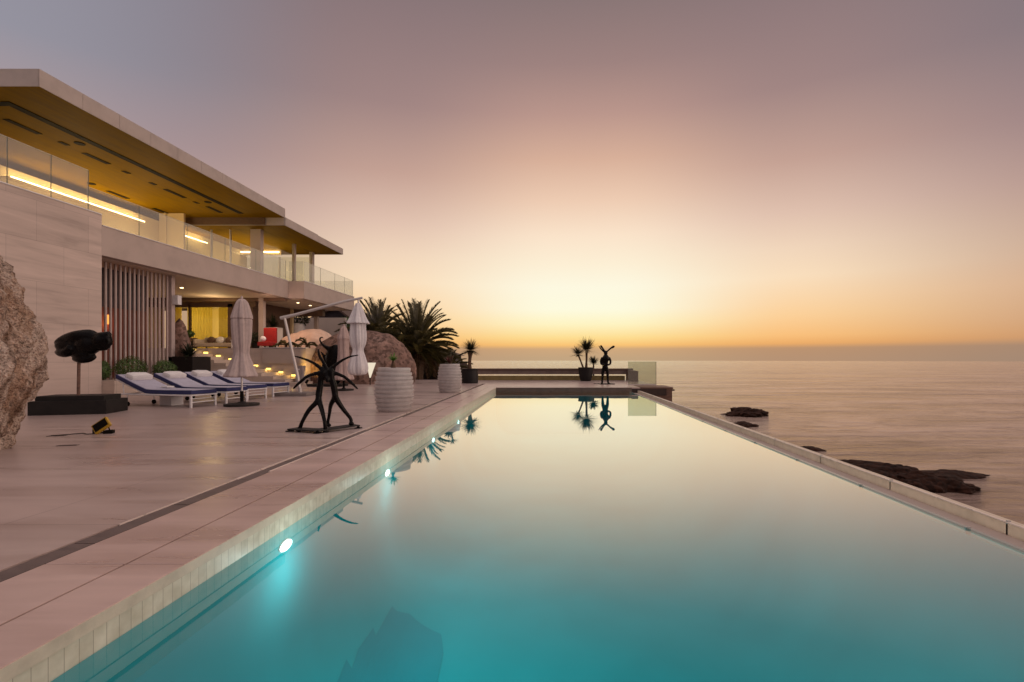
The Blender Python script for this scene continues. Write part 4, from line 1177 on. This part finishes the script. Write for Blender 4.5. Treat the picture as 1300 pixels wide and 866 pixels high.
B('wall', M_nbr, t, -15.2, -9.8, 50, 55, -4, 1.4)
bm = bmesh.new()
lo = [bm.verts.new(p) for p in ((-15.6, 49.6, 1.4), (-9.4, 49.6, 1.4), (-9.4, 55.4, 1.4), (-15.6, 55.4, 1.4))]; rd = [bm.verts.new((-13.8, 52.5, 2.3)), bm.verts.new((-11.6, 52.5, 2.3))]
bm.faces.new((lo[0], lo[1], rd[1], rd[0])); bm.faces.new((lo[1], lo[2], rd[1])); bm.faces.new((lo[2], lo[3], rd[0], rd[1])); bm.faces.new((lo[3], lo[0], rd[0])); bm.faces.new(lo[::-1])
mk('roof', bm, M_roof2, t)
for i in range(3):
    x = -14.6+i*1.6; f = B('window', M_ivory, t, x, x+.9, 49.95, 49.998, -.2, .8); B('pane', M_nwin, f, x+.06, x+.84, 49.93, 49.948, -.14, .74)
for i, (x, y, s, lb) in enumerate(((-5.6, 27.0, .8, 'dark jagged rock at the foot of the big palm'), (-6.6, 30.5, 1.6, 'broad dark rock behind the far urn'), (-4.7, 29.0, .7, 'low dark rock just behind the far dragon tree pot'))):
    rockthing('jagged_rock', lb, 'rock', M_slope, (x, y, -1.0+i*.1), (s*1.3, s, s*1.25), 40+i, 'dark rocks below the far deck edge', sub=5, amp=.3, ridge=.4, rough=.5)

# white wall & plants beyond terrace, furniture
t = tag(B('garden_wall', M_ivory, None, -19, -13.2, 31.5, 31.8, -1, 3.75), 'plain pale wall seen under the villa beyond the terrace', 'wall')
t = thing('sofa', 'low cream outdoor sofa in front of the curtained glass doors', 'sofa', (-15.9, 23.4, 1.53))
B('seat', M_sofa, t, -16.9, -14.9, 23.1, 23.9, 1.66, 1.84, bev=.03)
B('backrest', M_sofa, t, -16.9, -14.9, 23.8, 23.98, 1.84, 2.12, bev=.03)
for x in (-16.93, -14.95): B('armrest', M_sofa, t, x, x+.1, 23.1, 23.9, 1.66, 2.02, bev=.02)
for x in (-16.85, -14.97):
    for y in (23.15, 23.85): B('leg', M_brown, t, x, x+.05, y, y+.05, 1.533, 1.66)
for i, (x, m_) in enumerate(((-16.5, M_brown), (-16.05, M_towel), (-15.6, M_brown), (-15.2, M_towel))):
    bm = bmesh.new(); ell(bm, (x, 23.72, 2.0), (.2, .08, .17), (R(-15), 0, 0)); 
    tag(mk('cushion', bm, m_, loc=(x, 23.72, 1.85), smooth=True), ['dark cushion at the left end of the cream sofa', 'white cushion left of centre on the cream sofa', 'dark cushion right of centre on the cream sofa', 'white cushion at the right end of the cream sofa'][i], 'cushion', 'cushions on the cream sofa')
t = thing('sideboard', 'low dark sideboard on the terrace left of the cream sofa', 'cabinet', (-17.6, 23.3, 1.53))
B('body', M_brown, t, -18.1, -17.15, 23.0, 23.6, 1.58, 2.05, bev=.01)
B('top', M_wood, t, -18.14, -17.11, 22.96, 23.64, 2.052, 2.09)
for x in (-18.05, -17.25): B('leg', M_black, t, x, x+.06, 23.05, 23.12, 1.533, 1.58)
t = thing('low_table', 'small white table right of the cream sofa', 'table', (-14.55, 22.7, 1.53))
B('tabletop', M_white, t, -14.75, -14.2, 22.5, 22.95, 1.93, 1.97)
for x in (-14.73, -14.26):
    for y in (22.52, 22.89): B('leg', M_white, t, x, x+.04, y, y+.04, 1.533, 1.93)
t = thing('leafy_plant', 'bright green leafy plant on top of the dark sideboard', 'plant', (-17.3, 23.3, 2.09))
bm = bmesh.new(); leafball(bm, (-17.3, 23.3, 2.28), (.3, .2, .16), 500, .05, 71); mk('foliage', bm, M_green, t)
bm = bmesh.new(); lathe(bm, [(.08, 2.092), (.1, 2.2)], 16, -17.3, 23.3); mk('bowl', bm, M_blackpot, t)
t = thing('leafy_plant', 'dark leafy plant on the terrace right of the sofa', 'plant', (-14.4, 23.9, 1.53))
bm = bmesh.new(); leafball(bm, (-14.4, 23.9, 2.1), (.45, .3, .3), 900, .05, 72); mk('foliage', bm, M_dark_leaf, t)
bm = bmesh.new(); lathe(bm, [(.16, 1.534), (.22, 1.85)], 16, -14.4, 23.9); mk('pot_body', bm, M_blackpot, t)
t = thing('tall_planter', 'tall pale planter with dark plant left of the terrace column', 'planter', (-14.15, 25.2, 1.53))
B('planter_body', M_ivory, t, -14.65, -13.95, 24.9, 25.5, 1.535, 2.7, bev=.01)
bm = bmesh.new(); rosette(bm, (-14.3, 25.2, 2.75), .7, 120, .03, .7, 0, 73); mk('foliage', bm, M_dark_leaf, t)
t = thing('red_armchair', 'high-backed red armchair with a round white cushion beside the terrace column', 'chair', (-12.7, 21.9, 1.53))
bm = bmesh.new(); box(bm, -13.0, -12.42, 21.65, 22.2, 1.66, 1.85, bev=.04); mk('seat', bm, M_redfab, t)
bm = bmesh.new(); vs = box(bm, -13.0, -12.42, 22.12, 22.26, 1.80, 2.5, bev=.04); mk('backrest', bm, M_redfab, t)
for x in (-12.97, -12.49):
    for y in (21.68, 22.14): B('leg', M_black, t, x, x+.04, y, y+.04, 1.533, 1.66)
bm = bmesh.new(); ell(bm, (-12.88, 21.9, 1.98), (.13, .09, .13))
tag(mk('cushion', bm, M_towel, loc=(-12.88, 21.9, 1.85), smooth=True), 'round white cushion on the red armchair', 'cushion')
t = thing('white_pot', 'round white pot with a bushy plant above the peach boulder', 'pot', (-14.6, 30.2, 0))
bm = bmesh.new(); lathe(bm, [(.3, 2.3), (.42, 2.6), (.42, 3.15), (.36, 3.2)], 24, -15.0, 29.0); mk('pot_body', bm, M_white, t)
B('stand', M_ivory, t, -15.3, -14.7, 28.85, 29.3, 1.535, 2.298)
bm = bmesh.new(); leafball(bm, (-15.0, 29.0, 3.4), (.75, .4, .42), 1400, .06, 77); mk('foliage', bm, M_dark_leaf, t)
# small grey pedestal and boulder uplight
t = thing('grey_pedestal', 'narrow grey control pedestal at the foot of the terrace wall', 'pedestal', (-10.2, 19.9, 0))
B('body', mat('grey box', (.33, .29, .29), .5), t, -10.3, -10.0, 19.75, 20.0, 0, .80, bev=.006)
B('panel', M_white, t, -10.2, -10.12, 19.735, 19.748, .62, .68)
lamp('SPOT', (-9.75, 19.75, .22), 110, (1, .60, .12), .08, rot=(R(124), 0, R(14)), name='boulder_spotlight', spot=62)
t = thing('garden_spotlight', 'small black spotlight on the deck aimed at the big brown boulder', 'spotlight', (-9.75, 19.6, 0))
bm = bmesh.new(); tube(bm, [(-9.75, 19.54, .12), (-9.76, 19.68, .20)], .05, 12); mk('head', bm, M_black, t)
bm = bmesh.new(); tube(bm, [(-9.75, 19.6, 0), (-9.75, 19.6, .15)], .02, 8); mk('stake', bm, M_black, t)
lamp('AREA', (-12.6, 21.3, 3.6), 30, (1, .62, .42), .5, rot=(R(50), 0, R(-20)), name='terrace_floodlight')

# glowing wedge put in for the bright gap beside the white canopy
bm = bmesh.new()
Yw = 19.9
f3 = [(-7.32, Yw, .30), (-7.46, Yw, .92), (-7.10, Yw, .92)]
a = [bm.verts.new(p) for p in f3]; b = [bm.verts.new((p[0], p[1]+.12, p[2])) for p in f3]
bm.faces.new(a); bm.faces.new(b[::-1])
for i in range(3): bm.faces.new((a[i], b[i], b[(i+1) % 3], a[(i+1) % 3]))
t = thing('bright_wedge', 'glowing white wedge added for the bright gap at the brown boulder', 'bright gap', (-7.3, 19.95, 0))
mk('wedge_face', bm, emat('wedge glow', (1, .86, .66, 1), .85), t)
bm = bmesh.new(); tube(bm, [(-7.32, 19.96, 0), (-7.32, 19.96, .30)], .02, 8); mk('stem', bm, M_black, t)  # stem added to hold the glowing wedge

# flood light lying on the deck with cable, deck plates
t = thing('deck_floodlight', 'small yellow and black work floodlight tilted on the deck', 'floodlight', (-6.5, 7.05, 0), R(20))
k_ = dict(world=False)
bm = bmesh.new(); vs = box(bm, -.11, .11, -.022, .022, -.08, .08, bev=.008)
for v in bm.verts: v.co = Matrix.Translation((0, 0, .12)) @ Matrix.Rotation(R(-38), 4, 'Y') @ Matrix.Rotation(R(-30), 4, 'X') @ v.co
hd = mk('housing', bm, M_yellow, t, **k_)
bm = bmesh.new(); box(bm, -.09, .09, -.03, -.0225, -.06, .06)
for v in bm.verts: v.co = Matrix.Translation((0, 0, .12)) @ Matrix.Rotation(R(-38), 4, 'Y') @ Matrix.Rotation(R(-30), 4, 'X') @ v.co
mk('lens', bm, M_black, hd, **k_)
bm = bmesh.new(); tube(bm, [(-.12, .05, .01), (-.10, 0, .06), (-.06, 0, .12)], .008, 8); tube(bm, [(.10, .05, .01), (.09, 0, .06), (.07, 0, .14)], .008, 8); tube(bm, [(-.12, .05, .012), (.10, .05, .012)], .01, 8); box(bm, .03, .14, -.04, .05, .001, .05, bev=.008); mk('bracket', bm, M_black, t, **k_)
bm = bmesh.new(); limb(bm, [(-6.52, 7.02, .012, .006), (-6.64, 6.98, .008, .006), (-6.78, 7.05, .008, .006), (-6.9, 6.93, .008, .006), (-7.02, 6.84, .008, .006)], 6, 6)
tag(mk('power_cable', bm, M_black, loc=(-6.6, 7, 0)), 'thin black cable running from the work floodlight across the deck', 'cable')
for i, (x, y, lb) in enumerate(((-6.95, 6.85, 'small dark floor socket plate at the end of the black cable'), (-6.05, 6.1, 'small dark drain plate on the deck below the floodlight'))):
    t = thing('floor_plate', lb, 'floor plate', (x, y, 0), R(12), 'small plates set in the deck')
    bm = bmesh.new(); box(bm, -.11, .11, -.03, .03, .0005, .006, bev=.002); mk('plate', bm, M_grating2, t, world=False)
    bm = bmesh.new(); box(bm, -.09, .09, -.006, .006, .0062, .008); mk('slot', bm, M_black, t, world=False)

# pool lamps in the left wall
for i, y in enumerate((3.58, 5.85, 8.2, 10.5)):
    lb = ['bright round underwater pool light nearest the camera', 'second underwater pool light along the left pool wall', 'third underwater pool light along the left pool wall', 'farthest underwater pool light along the left pool wall'][i]
    t = thing('pool_light', lb, 'pool light', (PX0, y, -.40), 0, 'underwater lights in the left pool wall')
    bm = bmesh.new()
    def disc(x0, x1, ry, rz_):
        b2 = bmesh.new(); tube(b2, [(x0, 0, 0), (x1, 0, 0)], 1, 28)
        for v in b2.verts: v.co = Vector((v.co.x, y+v.co.y*ry, -.285+v.co.z*rz_))
        return b2
    bm.free()
    mk('ring', disc(PX0, PX0+.006, .085, .042), M_white, t)
    mk('lens', disc(PX0+.007, PX0+.012, .078, .036), M_poollight, t)  # lens stretched sideways so its shape carries the bloom of the light
    lamp('SPOT', (PX0+.10, y, -.285), 22 if i < 2 else 14, (.75, 1, .97), .08, rot=(0, R(-84), 0), name='pool_light_beam', spot=175)
    lamp('POINT', (PX0+.28, y, -.42), 5 if i < 2 else 1.5, (.75, 1, .97), .06, name='pool_light_glow')

# small fan palms in front of the peach boulder
for i, (x, y, sd, lb) in enumerate(((-12.0, 22.2, 801, 'small feathery palm plant in front of the peach boulder, near the red chair'), (-11.0, 22.1, 811, 'small feathery palm plant in front of the peach boulder, at its right end'))):
    t = thing('palm_plant', lb, 'plant', (x, y, 1.53), 0, 'small palm plants on the terrace')
    bm = bmesh.new(); limb(bm, [(x, y, 1.53, .06), (x, y, 1.75, .05)]); mk('stem', bm, M_trunk, t)
    bm = bmesh.new(); q = random.Random(sd)
    for j in range(9): frond(bm, (x, y, 1.72), j*2.4, q.uniform(.1, .8), q.uniform(.6, .9), sd+j, nl=16, leaf=.16, arch=1.6)
    mk('fronds', bm, M_palm, t)
